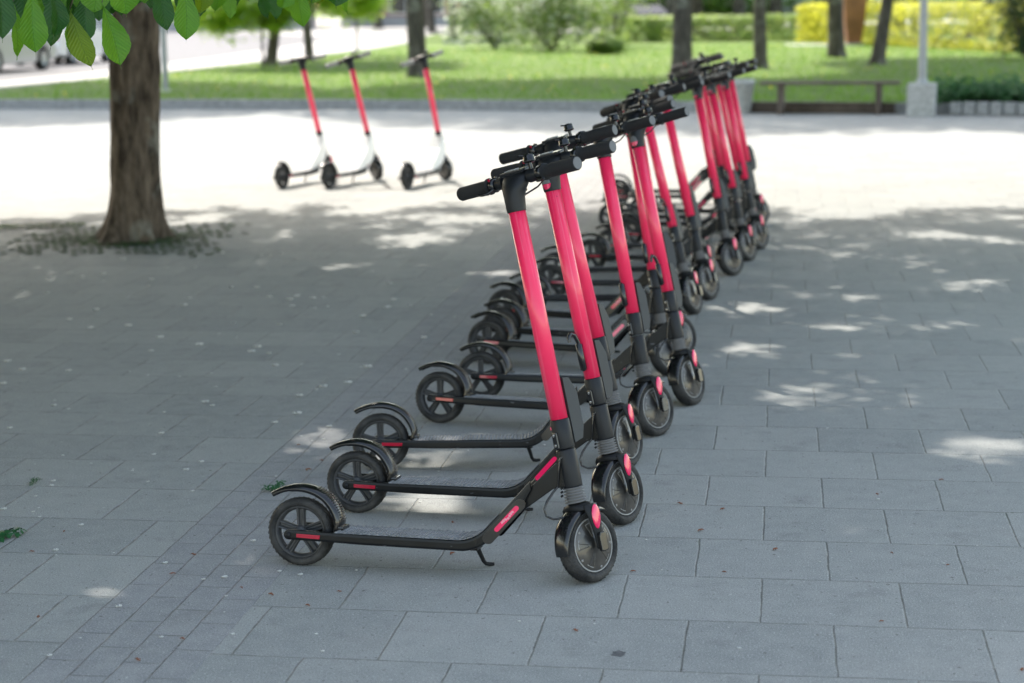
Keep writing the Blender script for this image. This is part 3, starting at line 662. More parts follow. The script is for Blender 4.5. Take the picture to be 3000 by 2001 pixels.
def trunk_mesh(base, top, r0, r1, flare, n=56, m=70, seed=0, amp=0.016, lobes=5):
    b = MB(); rings = []; base = Vector(base); top = Vector(top)
    for i in range(m+1):
        s = (i/m)**1.35; p = base.lerp(top, s); h = (top-base).length*s; rr = r0+(r1-r0)*s
        fl = flare*math.exp(-h/0.13)
        ring = []
        for j in range(n):
            q = 2*math.pi*j/n; lob = 0.5+0.5*math.cos(lobes*q+seed*1.7); k2 = noise.noise(Vector((math.cos(q)*1.3, math.sin(q)*1.3, h*0.8+seed*9)))
            k3 = noise.noise(Vector((math.cos(q)*5, math.sin(q)*5, h*3+seed*5)))+.6*noise.noise(Vector((math.cos(q)*9, math.sin(q)*9, h*2.2+seed*3)))
            x = rr*(1+k2*0.16)+k3*amp+fl*(0.15+1.0*lob**1.5+0.6*k2)
            ring.append((p.x+x*math.cos(q), p.y+x*math.sin(q), p.z))
        rings.append(ring)
    b.ring_tube(rings, False); return b
def leaf_cloud(name, pts, dirs, size, m, parent, ratio=0.42, leaflets=5, cupped=True):
    """one mesh of many palmate leaves: pts (n,3), dirs (n,3) outward"""
    n = len(pts); V = []; F = []
    az = nr.rand(n)*2*np.pi; tilt = nr.normal(0, .35, n); sz = size*(0.7+0.6*nr.rand(n))
    allV = np.zeros((n*leaflets*4, 3)); 
    nrm = dirs*0.35+np.array([0, 0, 1.0])+nr.normal(0, .38, (n, 3)); nrm /= np.linalg.norm(nrm, axis=1)[:, None]
    ref = np.tile([1.0, 0, 0], (n, 1)); e1 = np.cross(nrm, ref); e1 /= np.linalg.norm(e1, axis=1)[:, None]; e2 = np.cross(nrm, e1)
    idx = 0
    for k in range(leaflets):
        a = az+(k-(leaflets-1)/2)*(2*np.pi/(leaflets+0.6)); ln = sz*(1-0.10*abs(k-(leaflets-1)/2))
        d = e1*np.cos(a)[:, None]+e2*np.sin(a)[:, None]; s = -e1*np.sin(a)[:, None]+e2*np.cos(a)[:, None]
        dz = np.array([0, 0, -0.25])
        p0 = pts; p1 = pts+(d*0.62+s*ratio*0.5+dz*.4)*ln[:, None]; p2 = pts+(d+dz)*ln[:, None]; p3 = pts+(d*0.62-s*ratio*0.5+dz*.4)*ln[:, None]
        blk = np.stack([p0, p1, p2, p3], 1).reshape(-1, 3); allV[idx:idx+4*n] = blk; idx += 4*n
    nf = n*leaflets; me = bpy.data.meshes.new(name); me.vertices.add(len(allV)); me.vertices.foreach_set('co', allV.ravel())
    me.loops.add(nf*4); me.loops.foreach_set('vertex_index', np.arange(nf*4, dtype=np.int32))
    me.polygons.add(nf); me.polygons.foreach_set('loop_start', np.arange(0, nf*4, 4, dtype=np.int32)); me.polygons.foreach_set('loop_total', np.full(nf, 4, dtype=np.int32))
    me.materials.append(m); me.update(calc_edges=True)
    o = bpy.data.objects.new(name, me); C.objects.link(o)
    if parent: o.parent = parent
    return o
# gaps in the near canopies: patches of the ground that the sun reaches (x, y, rx, ry, share of leaves kept)
cot = math.cos(SUN_EL)/math.sin(SUN_EL)
PX = [(990, 1152, 105, 34, .0), (745, 1000, 55, 20, .12), (700, 1020, 40, 16, .1), (1130, 1012, 40, 10, .2), (1080, 1100, 60, 12, .3), (925, 555, 80, 13, .05), (1000, 515, 150, 26, .35), (860, 480, 60, 15, .2), (2275, 1035, 120, 28, .03), (1810, 925, 62, 16, .08),
      (1920, 885, 110, 22, .4), (2060, 930, 120, 22, .3), (1715, 708, 62, 11, .05), (1715, 797, 36, 8, .08), (1750, 800, 60, 10, .35), (1950, 806, 28, 9, .1),
      (1830, 840, 70, 14, .3), (1140, 630, 55, 8, .1), (795, 613, 42, 6, .1), (515, 955, 30, 7, .1), (235, 1356, 26, 9, .2), (2170, 541, 62, 9, .08), (2240, 655, 90, 12, .35),
      (1900, 470, 90, 10, .3), (2080, 465, 60, 14, .1), (1930, 492, 60, 8, .1), (2310, 553, 50, 7, .15), (2100, 600, 60, 10, .35), (1640, 830, 40, 10, .4), (960, 1085, 60, 14, .35),
      (660, 540, 20, 6, .1), (450, 505, 60, 12, .2), (2130, 1210, 50, 10, .4), (1620, 1170, 40, 8, .35), (590, 1292, 30, 8, .3), (1270, 470, 200, 12, .4), (2000, 560, 200, 30, .75), (2000, 700, 300, 60, .88), (850, 1060, 30, 12, .3)]
GAPS = []
for u, v, ru, rv, kp in PX:
    u *= 1.27605; v *= 1.27605; ru *= 1.27605; rv *= 1.27605
    c = gp(u, v); GAPS.append((c.x, c.y, (gp(u+ru, v)-c).length, abs(gp(u, v-rv).y-gp(u, v+rv).y)/2, kp))
for _ in range(95):
    GAPS.append((rng.uniform(-.9, 3.6), rng.uniform(5.0, 13.8), rng.uniform(-.03, .08), rng.uniform(-.07, .04), rng.uniform(.0, .45)))
for _ in range(42): GAPS.append((rng.uniform(.85, 2.5), rng.uniform(6.5, 8.8), rng.uniform(-.05, .04), rng.uniform(-.09, .0), rng.uniform(.0, .2)))
for _ in range(10): GAPS.append((rng.uniform(-3, -.8), rng.uniform(4.6, 11), rng.uniform(.0, .05), rng.uniform(.0, .04), rng.uniform(.2, .6)))
def shade_filter(P, edge=True):
    gx = P[:, 0]-SAZ.x*cot*P[:, 2]; gy = P[:, 1]-SAZ.y*cot*P[:, 2]; keep = np.ones(len(P)); r = nr.rand(len(P))
    for cx, cy, rx, ry, kp in GAPS:
        d = ((gx-cx)/(rx+.08))**2+((gy-cy)/(ry+.12))**2; keep = np.where(d < 1, np.minimum(keep, kp), keep)
    # the sunlit band of the plaza beyond the canopy
    lim = np.interp(gx, [-8, -4.3, -2.2, -1.7, -1.45, -1.1, -0.6, 0.2, 1.2, 2.05, 2.9, 3.3, 3.75, 6, 9], [15.4, 15.3, 15.35, 14.9, 14.3, 13.9, 14.2, 14.7, 14.9, 14.8, 14.3, 13.9, 13.3, 12.6, 12])
    lim = lim+0.10*np.sin(gx*9)+0.07*np.sin(gx*23)
    if edge: keep = np.where((gy > lim) & (gx > -9) & (gx < 12), 0, keep)
    return P[r < keep]
def crown_points(n, c, rx, ry, rz, zmin, thin=0.0):
    P = nr.normal(size=(n*2, 3)); P /= np.linalg.norm(P, axis=1)[:, None]; rad = nr.rand(n*2)**0.45
    P = P*rad[:, None]*np.array([rx, ry, rz])+np.array(c); P = P[P[:, 2] > zmin]; return P[:n]
def limbs(b, start, c, rx, ry, rz, n, r0, seed):
    rg = random.Random(seed); start = Vector(start)
    for i in range(n):
        a = 2*math.pi*i/n+rg.uniform(-.3, .3); e = rg.uniform(.15, 1.1)
        tip = Vector((c[0]+rx*.82*math.cos(a)*math.cos(e), c[1]+ry*.82*math.sin(a)*math.cos(e), c[2]+rz*.8*math.sin(e)-0.3))
        mid = start.lerp(tip, .45)+Vector((rg.uniform(-.3, .3), rg.uniform(-.3, .3), .5)); rr = r0*rg.uniform(.5, .8)
        pts = [start+Vector((0, 0, -0.2)), start.lerp(mid, .5)+Vector((0, 0, .15)), mid, mid.lerp(tip, .5)+Vector((rg.uniform(-.2, .2), 0, .1)), tip]
        b.tube(pts, [rr, rr*.8, rr*.6, rr*.35, rr*.1], 8, ends=False)
        for k_ in range(4):
            s = pts[2].lerp(pts[4], rg.random()*.8); d = Vector((rg.uniform(-1, 1), rg.uniform(-1, 1), rg.uniform(-.3, .8))).normalized()*rg.uniform(.7, 1.6)
            b.tube([s, s+d*.5+Vector((0, 0, .1)), s+d], [rr*.3, rr*.18, rr*.05], 6, ends=False)
def near_tree(name, x, y, top, r0, r1, flare, crown_c, rads, nleaf, zmin, label, edge=True, seed=1, size=.19, lean=(0, 0), lm=None):
    root = empty(name, (x, y, 0)); tag(root, label, 'tree', 'chestnut trees round the edge of the paving')
    tb = trunk_mesh((0, 0, -0.02), (lean[0], lean[1], top), r0, r1, flare, seed=seed); limbs(tb, (lean[0], lean[1], top), (crown_c[0]-x, crown_c[1]-y, crown_c[2]), *rads, 9, r1*1.2, seed)
    tb.build('trunk', BARK, root)
    P = shade_filter(crown_points(nleaf, crown_c, *rads, zmin), edge)
    d = P-np.array(crown_c); d /= np.linalg.norm(d, axis=1)[:, None]+1e-6
    o = leaf_cloud('crown', P-np.array([x, y, 0]), d, size, lm or LEAF, root); return root
near_tree('chestnut_tree', -2.575, 12.42, 3.3, .162, .158, .15, (-2.5, 12.6, 6.0), (5.6, 5.8, 3.4), 15000, 2.7, 'stout chestnut trunk standing in the perforated paving, its crown above the picture', seed=3, lean=(0.17, 0.05))
near_tree('chestnut_tree', 6.4, 15.6, 3.5, .17, .15, .15, (5.0, 14.6, 6.3), (5.2, 5.6, 2.4), 9000, 4.4, 'chestnut tree outside the right edge, known by the dappled shade it throws over the paving', seed=5, lm=LEAFB)
tr3 = near_tree('chestnut_tree', -4.1, 6.3, 3.0, .16, .14, .15, (-4.2, 8.4, 5.4), (5.2, 5.2, 3.0), 15000, 2.6, 'chestnut tree left of the picture whose broad hanging leaves fill the top left corner', seed=8)
near_tree('chestnut_tree', 4.3, 12.3, 6.4, .15, .13, .15, (.85, 11.4, 9.5), (4.2, 4.2, 1.7), 8500, 7.6, 'chestnut tree close by on the right, out of the picture, shading the front slabs', seed=12, lm=LEAFB)

near_tree('chestnut_tree', -9.2, 11.0, 3.2, .16, .14, .15, (-8.6, 11.0, 4.8), (4.8, 5.6, 3.6), 14000, 1.3, 'added chestnut tree further left than the stout trunk, unseen, blocking the sky on that side', seed=17)  # unseen tree added to hold back sky light from the left
near_tree('chestnut_tree', -6.6, 3.4, 3.2, .16, .14, .15, (-7.2, 4.0, 4.4), (4.4, 4.6, 3.2), 11000, 1.3, 'added chestnut tree level with the camera on the left, unseen, darkening the left paving', seed=19)  # extra crown outside the view, put in to darken the left paving
# --- hanging leaflets in the top left corner: real leaves on a bough of the left tree
LV = bpy.data.materials.new('hanging_leaf_green'); LV.use_nodes = True
def leaf_mat(m, c, tint, f):
    t = m.node_tree; b = t.nodes['Principled BSDF']; L = t.links.new; tc = t.nodes.new('ShaderNodeTexCoord'); sp = t.nodes.new('ShaderNodeSeparateXYZ'); L(tc.outputs['UV'], sp.inputs[0])
    # veins: herringbone from the UV map (u across -1..1, v along)
    def mth(op, a, b_=None):
        n = t.nodes.new('ShaderNodeMath'); n.operation = op
        for k, x in enumerate((a, b_)):
            if x is None: continue
            if isinstance(x, (int, float)): n.inputs[k].default_value = x
            else: L(x, n.inputs[k])
        return n.outputs[0]
    au = mth('ABSOLUTE', mth('SUBTRACT', sp.outputs[0], 0.5)); ph = mth('SUBTRACT', mth('MULTIPLY', sp.outputs[1], 15.0), mth('MULTIPLY', au, 6.5))
    fr = mth('ABSOLUTE', mth('SUBTRACT', mth('FRACT', ph), 0.5)); vein = mth('MAXIMUM', mth('GREATER_THAN', fr, 0.455), mth('LESS_THAN', au, 0.012))
    n = t.nodes.new('ShaderNodeTexNoise'); n.inputs['Scale'].default_value = 5; L(tc.outputs['Object'], n.inputs['Vector'])
    mx = t.nodes.new('ShaderNodeMix'); mx.data_type = 'RGBA'; mx.inputs[6].default_value = (*c, 1); mx.inputs[7].default_value = tuple(x*1.7 for x in c)+(1,)
    L(mth('MULTIPLY', vein, 0.6), mx.inputs[0]); L(mx.outputs[2], b.inputs['Base Color']); b.inputs['Roughness'].default_value = .42
    bp = t.nodes.new('ShaderNodeBump'); bp.inputs['Strength'].default_value = .9; bp.inputs['Distance'].default_value = .003; L(fr, bp.inputs['Height']); L(bp.outputs[0], b.inputs['Normal'])
    tr = t.nodes.new('ShaderNodeBsdfTranslucent'); tr.inputs[0].default_value = (*tint, 1); ms = t.nodes.new('ShaderNodeMixShader'); ms.inputs[0].default_value = f
    tx = t.nodes.new('ShaderNodeMix'); tx.data_type = 'RGBA'; tx.inputs[6].default_value = (*tint, 1); tx.inputs[7].default_value = tuple(x*.45 for x in tint)+(1,); L(mth('MULTIPLY', vein, 1.0), tx.inputs[0]); L(tx.outputs[2], tr.inputs[0])
    L(b.outputs[0], ms.inputs[1]); L(tr.outputs[0], ms.inputs[2]); L(ms.outputs[0], t.nodes['Material Output'].inputs[0]); L(bp.outputs[0], tr.inputs['Normal'])
leaf_mat(LV, (0.065, 0.20, 0.012), (0.34, 0.70, 0.03), 0.50)
LVD = bpy.data.materials.new('dark_leaf_green'); LVD.use_nodes = True; leaf_mat(LVD, (0.022, 0.085, 0.014), (0.08, 0.28, 0.02), 0.40)  # darker, less translucent copy of the hanging leaf green
LVY = bpy.data.materials.new('yellowing_leaf'); LVY.use_nodes = True; leaf_mat(LVY, (0.10, 0.18, 0.010), (0.42, 0.62, 0.02), 0.50)
def leaflet(parent, tip, base, width, roll, m, curl=0.02):
    """tip/base: world points; obovate serrate leaflet hanging between them"""
    tip, base = Vector(tip), Vector(base); ax = (tip-base); Ln = ax.length; ax.normalize()
    view = (Vector((0, 0, H))-tip).normalized(); side = ax.cross(view).normalized(); side = (Matrix.Rotation(roll, 3, ax) @ side); nn = side.cross(ax)
    bend = rng.uniform(-.07, .07); cup = rng.uniform(-.55, -.05); wavy = rng.uniform(.0008, .003)
    nv, nu = 34, 8; me = bpy.data.meshes.new('leaflet'); V = []; UV = []
    for i in range(nv+1):
        v = i/nv; s = min(1, v/0.93)
        prof = (math.sin(math.pi*min(1, (s**1.55)))**0.80) if s < 1 else 0.0
        prof = max(prof, 0.02*(1-v)+0.004); serr = 1+0.055*((v*26) % 1-.5) if v > .25 else 1
        for j in range(-nu, nu+1):
            u = j/nu; x = width*0.5*prof*u*(serr if abs(u) > .9 else 1)
            p = base+ax*(Ln*v)+side*(x+bend*Ln*math.sin(math.pi*v))+nn*(cup*abs(x)+wavy*math.sin(v*21+u*3)*abs(u)+0.0016*math.cos(v*95-abs(u)*9)*(1-abs(u)*.3)+curl*4*(v-.5)**2*(1 if v > .5 else .4))
            V.append(p); UV.append((0.5+u*0.5*prof, v))
    W_ = 2*nu+1; F = [(i*W_+j, i*W_+j+1, (i+1)*W_+j+1, (i+1)*W_+j) for i in range(nv) for j in range(2*nu)]
    me.from_pydata([v-parent.location for v in V], [], F); uvl = me.uv_layers.new(name='UVMap')
    for lp in me.loops: uvl.data[lp.index].uv = UV[lp.vertex_index]
    me.materials.append(m); me.polygons.foreach_set('use_smooth', [True]*len(F)); me.update()
    o = bpy.data.objects.new('leaflet', me); C.objects.link(o); o.parent = parent; return o
S5 = 1/3.1347
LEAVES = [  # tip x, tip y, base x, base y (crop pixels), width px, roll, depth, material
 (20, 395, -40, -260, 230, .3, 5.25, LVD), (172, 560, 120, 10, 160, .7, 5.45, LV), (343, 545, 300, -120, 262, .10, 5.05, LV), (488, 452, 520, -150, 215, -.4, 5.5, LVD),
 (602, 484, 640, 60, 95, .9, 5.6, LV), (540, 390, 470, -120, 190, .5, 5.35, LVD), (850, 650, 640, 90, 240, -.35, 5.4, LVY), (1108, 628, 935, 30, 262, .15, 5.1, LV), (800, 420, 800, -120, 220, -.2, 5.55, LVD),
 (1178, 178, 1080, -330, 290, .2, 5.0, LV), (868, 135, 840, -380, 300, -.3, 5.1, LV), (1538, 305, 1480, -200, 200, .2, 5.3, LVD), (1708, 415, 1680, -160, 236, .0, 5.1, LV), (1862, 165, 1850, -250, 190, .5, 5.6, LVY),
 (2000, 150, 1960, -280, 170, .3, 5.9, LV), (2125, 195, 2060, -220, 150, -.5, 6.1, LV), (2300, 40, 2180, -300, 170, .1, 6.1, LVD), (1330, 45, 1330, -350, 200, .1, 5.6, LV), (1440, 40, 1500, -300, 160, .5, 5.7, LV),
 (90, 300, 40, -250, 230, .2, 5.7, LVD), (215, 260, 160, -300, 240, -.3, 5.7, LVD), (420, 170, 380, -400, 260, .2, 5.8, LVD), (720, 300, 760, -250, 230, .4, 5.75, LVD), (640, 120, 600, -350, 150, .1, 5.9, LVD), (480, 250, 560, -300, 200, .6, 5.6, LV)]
def c6(x, y): return ((400+x/2.351)/S5, (y/2.351)/S5)
for (x, y, bx, by_, wd, rl, dp, m_) in [(905, 140, 860, -120, 90, .4, 6.2, LVD), (975, 140, 960, -140, 110, -.3, 6.3, LVD), (1040, 90, 1020, -150, 95, .3, 6.3, LV), (1160, 220, 1120, -150, 140, .1, 5.9, LV), (1005, 78, 1030, -130, 130, .3, 5.8, LV),
                                        (1255, 52, 1240, -180, 120, .2, 6.2, LVY), (1425, 92, 1390, -120, 70, .7, 6.4, LV), (1100, 30, 1080, -170, 110, .2, 6.1, LV), (560, 60, 500, -170, 110, .2, 6.1, LV), (690, 60, 650, -150, 90, .4, 6.2, LVD), (1330, 25, 1300, -150, 90, .1, 6.3, LV), (1490, 10, 1470, -150, 70, .1, 6.3, LVY)]:
    t_, b_ = c6(x, y), c6(bx, by_); LEAVES.append((t_[0], t_[1], b_[0], b_[1], wd/2.351/S5, rl, dp, m_))
tr3_loc = tr3.location.copy()
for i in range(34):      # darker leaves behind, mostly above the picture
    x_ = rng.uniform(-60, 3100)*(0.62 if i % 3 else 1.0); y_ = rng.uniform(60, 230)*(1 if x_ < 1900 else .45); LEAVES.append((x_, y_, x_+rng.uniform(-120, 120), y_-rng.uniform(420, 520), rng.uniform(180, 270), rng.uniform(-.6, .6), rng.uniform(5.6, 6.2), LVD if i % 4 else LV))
bough = MB()
bpts = [Vector((0.0, 0.0, 2.9)), Vector((1.0, -0.3, 2.9)), Vector((2.0, -0.7, 2.55)), Vector((2.9, -1.0, 2.05)), Vector((3.5, -0.7, 1.86)), Vector((3.95, -0.1, 1.82))]
bough.tube(bpts, [.06, .045, .03, .016, .009, .004], 8)
hubs = []
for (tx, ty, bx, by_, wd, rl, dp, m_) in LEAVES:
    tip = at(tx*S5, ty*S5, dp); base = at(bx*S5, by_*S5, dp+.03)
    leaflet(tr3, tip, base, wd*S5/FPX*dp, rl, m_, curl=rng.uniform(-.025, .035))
    bl = base-tr3_loc
    near = min([bpts[i].lerp(bpts[i+1], q) for i in range(2, len(bpts)-1) for q in (0, .25, .5, .75, 1)], key=lambda p: (p-bl).length)
    bough.tube([bl, bl.lerp(near, .5)+Vector((0, 0, .04)), near], [.0012, .0016, .0025], 5)
bough.build('bough', BARK, tr3)

# --- trees of the park beyond the kerb
LFAR = mat('park_leaf_green', (0.06, 0.14, 0.018), 0.5, trans=0.35, tint=(0.2, 0.38, 0.04), var=0.3, vscale=.8)
PARK = [  # x, y, trunk radius, lean x, height of fork, crown radius, crown z, label
 (-5.98, 46.45, .145, .5, 3.4, 2.6, 5.2, 'slim leaning park tree left of the white cased scooters'),
 (-5.38, 50.15, .125, -.2, 3.4, 2.4, 5.4, 'slender park tree just behind and right of the leaning one'),
 (-1.83, 37.3, .19, -.05, 3.8, 6.0, 12.6, 'grey park trunk rising behind the rightmost white cased scooter'),
 (-2.3, 78.2, .17, .0, 4, 3.0, 6.5, 'dark distant trunk beside the pale path, upper middle'),
 (-1.15, 104.9, .2, -.8, 4, 3.4, 6.5, 'far dark leaning trunk just left of the white car'),
 (3.36, 35.4, .19, .0, 4, 5.4, 12.4, 'thick grey park trunk behind the far end of the scooter row'),
 (5.36, 38.96, .14, -.1, 3.8, 4.6, 12.0, 'thin dark park trunk left of the bench top rail'),
 (8.17, 45.73, .21, -.1, 3.6, 4.4, 9.5, 'dark trunk standing before the rusty brown pillar'),
 (8.09, 40.35, .15, .55, 3.6, 4.2, 7.2, 'leaning dark trunk left of the lamp post'),
 (-13.2, 38.6, .2, 1.0, 4, 5.4, 10.2, 'park tree beyond the left picture edge that shades the verge'),
 (12.6, 34.5, .2, -.6, 4, 5.2, 11.5, 'park tree beyond the right picture edge behind the flower bed'),
]
park_mesh = {}
def park_tree(x, y, r, lean, hf, cr, cz, label, seed, m=BARK2, lm=LFAR, nleaf=5200, lsz=.38, zmin=2.3, grp='trees of the park beyond the kerb'):
    root = empty('park_tree', (x, y, 0.10)); tag(root, label, 'tree', grp)
    tb = trunk_mesh((0, 0, -.02), (lean, 0, hf), r, r*.78, r*.55, n=20, m=20, seed=seed, amp=.012)
    rz_ = cr*(1.0 if cz > 8.5 else .78); limbs(tb, (lean, 0, hf), (lean, 0, cz), cr, cr, rz_, 6, r*.7, seed); tb.build('trunk', m, root)
    P = crown_points(nleaf, (lean, 0, cz), cr, cr, rz_, zmin); d = P-np.array([lean, 0, cz]); d /= np.linalg.norm(d, axis=1)[:, None]+1e-6
    leaf_cloud('crown', P, d, lsz, lm, root, leaflets=3, ratio=.6); return root
for i, a in enumerate(PARK): park_tree(*a, seed=20+i)
BG = [(1.9, 92, .2, 'far dark trunk behind the flowering shrub'), (5.6, 88, .17, 'thin far dark trunk above the clipped hedge'), (10.8, 86, .3, 'far trunk above the right half of the clipped hedge'), (13.4, 92, .28, 'paired far dark trunk, left one'),
      (16.3, 95, .3, 'paired far dark trunk, right one'), (17.2, 78, .17, 'far thin trunk over the golden hedge'), (17.0, 66.5, .42, 'stout far dark trunk above the golden hedge'), (-5.2, 120, .3, 'far grey trunk left of the reddish wall'), (-8.2, 118, .28, 'far grey trunk left of the reddish wall, further left'), (3.4, 110, .3, 'far trunk beside the white car'), (12.0, 104, .3, 'far trunk in the gap over the hedge'),
 (7.4, 84, 0.26, 'dark far trunk in line with the middle of the clipped hedge'),
 (9.3, 90, 0.3, 'dark far trunk behind the hedge, right of its middle'),
 (12.6, 88, 0.24, 'dark far trunk left of the rusty pillar top'),
 (19.5, 92, 0.34, 'dark far trunk near the right picture edge'),
 (0.2, 118, 0.35, 'grey far trunk above the blossom shrubs'),
 (-3.9, 96, 0.2, 'slim far trunk beside the reddish wall')]
for i, (x, y, r, lab) in enumerate(BG): park_tree(x, y, r, rng.uniform(-.3, .3), 4.2, 3.6, 6.8, lab, 50+i, nleaf=1300, lsz=.5, zmin=3)
# row of trees far behind that closes the view
for i in range(12):
    x = -60+i*12+rng.uniform(-3, 3); y = 150+rng.uniform(-6, 10)
    park_tree(x, y, .35, 0, 3, 6.0, 5.0, 'broad distant tree in the leafy row closing the view, %s from the left' % ('first second third fourth fifth sixth seventh eighth ninth tenth eleventh twelfth'.split()[i]), 80+i, nleaf=1500, lsz=.9, zmin=.6, grp='distant row of trees')

# --- young light green tree and low sunlit branches
YL = mat('young_leaf_yellow_green', (0.20, 0.36, 0.04), 0.5, trans=.5, tint=(.70, .90, .12), var=.3, vscale=1.2)
def small_tree(u, v, dist_top, crown_list, label, r=.035, hgt=1.7, m=BARK2, n=420, lm=YL):
    b0 = gp(u, v, .11); root = empty('young_tree', b0); tag(root, label, 'tree', 'young bright green trees')
    tb = MB(); tb.tube([(0, 0, 0), (.02, 0, hgt*.5), (0, 0, hgt), (0.05, 0, hgt+1.0)], [r, r*.85, r*.6, r*.2], 8); tb.build('trunk', m, root)
    P = []
    for cx, cz, rr, k_ in crown_list: P.append(nr.normal(size=(int(n*k_), 3))*np.array([rr, rr, rr*.7])*.55+np.array([cx, 0, cz]))
    P = np.concatenate(P); d = P/(np.linalg.norm(P, axis=1)[:, None]+1e-6); leaf_cloud('crown', P, d, .13, lm, root, leaflets=3, ratio=.6); return root
small_tree(1046, 165, 0, [(0, 1.45, .5, 1.4), (.35, 1.5, .5, 1.2), (-.5, 1.55, .5, 1.2), (.3, 2.4, .8, 1.5)], 'slight young tree with a pale thin stem beside the second white cased scooter', hgt=1.6)
small_tree(770, 200, 0, [(-1.0, 1.15, .45, 1.3), (-1.6, 1.35, .40, 1), (-.4, 1.35, .6, 1.6), (.3, 1.1, .35, .8), (.7, 1.45, .5, 1.2), (-.2, 2.3, 1.1, 2.0), (-2.1, 1.5, .3, .7), (1.6, 1.6, .5, 1)], 'bushy young tree with sunlit yellow green sprays in front of the road', hgt=1.5)

# ------------------------------------------------------------------ hedges and shrubs
def blob_bush(name, pos, dims, m, label, cat='bush', n=1500, lsz=.09, group=None, stems=True, boxy=False, flowers=None, rotz=0, gaps=None):
    root = empty(name, (pos[0], pos[1], .10), (0, 0, rotz)); tag(root, label, cat, group); dx, dy, dz = dims
    if boxy:
        P = (nr.rand(n, 3)-.5); face = nr.randint(0, 3, n); sgn = nr.choice([-.5, .5], n); dep = nr.rand(n)**2*.18
        for k_ in range(3): P[face == k_, k_] = (np.sign(sgn)*(.5-dep))[face == k_]
        P[:, 2] = np.abs(P[:, 2]) if False else P[:, 2]; P = P*np.array([dx, dy, dz])+np.array([0, 0, dz/2]); P += nr.normal(0, .03, P.shape); P = P[P[:, 2] > 0.02]
        if gaps is not None:
            g_ = (np.sin(P[:, 0]*2*np.pi/gaps+1.0) > .35) & (P[:, 2] < dz*.66) & (P[:, 1] < dy*.25); P = P[~(g_ & (nr.rand(len(P)) < .97))]
    else:
        P = nr.normal(size=(n, 3)); P /= np.linalg.norm(P, axis=1)[:, None]; lob = 1+.18*np.sin(P[:, 0]*5+pos[0])*np.cos(P[:, 1]*4)+.12*np.sin(P[:, 2]*7)
        P = P*(nr.rand(n)**.4*lob)[:, None]*np.array([dx/2, dy/2, dz/2])+np.array([0, 0, dz/2]); P = P[P[:, 2] > .01]
    d = P-np.array([0, 0, dz/2]); d /= np.linalg.norm(d, axis=1)[:, None]+1e-6; leaf_cloud('foliage', P, d, lsz, m, root, leaflets=3, ratio=.65)
    if stems:
        b = MB()
        for i in range(14):
            a = rng.uniform(0, 6.28); q = Vector((rng.uniform(-.4, .4)*dx, rng.uniform(-.3, .3)*dy, 0)); b.tube([q*.03, q*.6+Vector((0, 0, dz*.4)), q+Vector((0, 0, dz*.8))], [.02, .015, .006], 5)
        b.build('stem', BARK2, root)
    if flowers:
        Q = P[nr.rand(len(P)) < flowers[1]]; leaf_cloud('blossom', Q+nr.normal(0, .03, Q.shape), d[:len(Q)]*0+np.array([0, -.6, .4]), flowers[2], flowers[0], root, leaflets=3, ratio=.9)
    return root
GOLD = mat('golden_privet_leaf', (0.26, 0.34, 0.04), 0.5, trans=.4, tint=(.78, .78, .10), var=.2, vscale=3.2, col2=(0.64, 0.58, 0.06))
HEDG = mat('hedge_leaf_green', (0.24, 0.34, 0.09), 0.5, trans=.35, tint=(.55, .70, .18), var=.3, vscale=1.5)
SHRB = mat('shrub_leaf_green', (0.10, 0.19, 0.03), 0.5, trans=.35, tint=(.35, .5, .08), var=.3, vscale=2)
DARKG = mat('dark_yew_leaf', (0.02, 0.06, 0.018), 0.6, trans=.2, var=.3, vscale=2)
BLOS = mat('white_blossom', (0.75, 0.76, 0.70), 0.6, trans=.3, tint=(.9, .9, .85))
def hedge_between(a, b2, w_, h_, m, label, n, gaps=None, lsz=.1):
    a, b2 = Vector(a), Vector(b2); c = (a+b2)/2; L_ = (b2-a).length; ang = math.atan2(b2.y-a.y, b2.x-a.x)
    return blob_bush('hedge', (c.x, c.y), (L_, w_, h_), m, label, 'hedge', n, lsz, None, True, True, None, ang, gaps)
hedge_between((10.6, 63.5), (14.0, 44.5), 1.3, 1.28, GOLD, 'bright golden yellow hedge along the right side of the lawn', 9000, lsz=.11)
hedge_between((4.3, 66.3), (11.6, 65.0), 1.2, .90, HEDG, 'low clipped light green hedge with dark hollows in its front', 9500, gaps=1.15)
hedge_between((13.6, 76), (34, 66), 1.5, 1.5, GOLD, 'second golden hedge running off to the right behind', 2500)
blob_bush('shrub', (1.35, 55.5), (3.9, 2.2, 2.6), SHRB, 'loose shrub speckled with white blossom left of the clipped hedge', n=3000, flowers=(BLOS, .2, .10), group='shrubs on the lawn')
blob_bush('shrub', (-.4, 60), (3.2, 2.0, 2.6), SHRB, 'tall white flecked shrub furthest left in the blossom group', n=2200, flowers=(BLOS, .28, .12), group='shrubs on the lawn')
blob_bush('shrub', (2.7, 51.5), (1.25, 1.1, .62), SHRB, 'low round green shrub at the foot of the blossoming one', n=1200, group='shrubs on the lawn')
blob_bush('shrub', (3.4, 59), (2.3, 1.6, 2.6), HEDG, 'upright light green shrub against the clipped hedge end', n=1100, group='shrubs on the lawn')
blob_bush('shrub', (12.0, 42.6), (1.6, 1.6, 2.2), DARKG, 'dark evergreen shrub cut by the right picture edge', n=1500, group='shrubs on the lawn')
blob_bush('shrub', (-1.2, 96), (4.0, 1.6, 1.5), LFAR, 'far bright green shrub behind the dark trunks', n=800, group='shrubs on the lawn', lsz=.2)
blob_bush('shrub', (9, 100), (16, 2.5, 2.0), LFAR, 'long far belt of green shrubs beyond the hedges', n=3000, lsz=.3)
blob_bush('shrub', (34, 96), (26, 3, 2.4), LFAR, 'long far shrub belt on the right beyond the golden hedge', n=2500, lsz=.35)

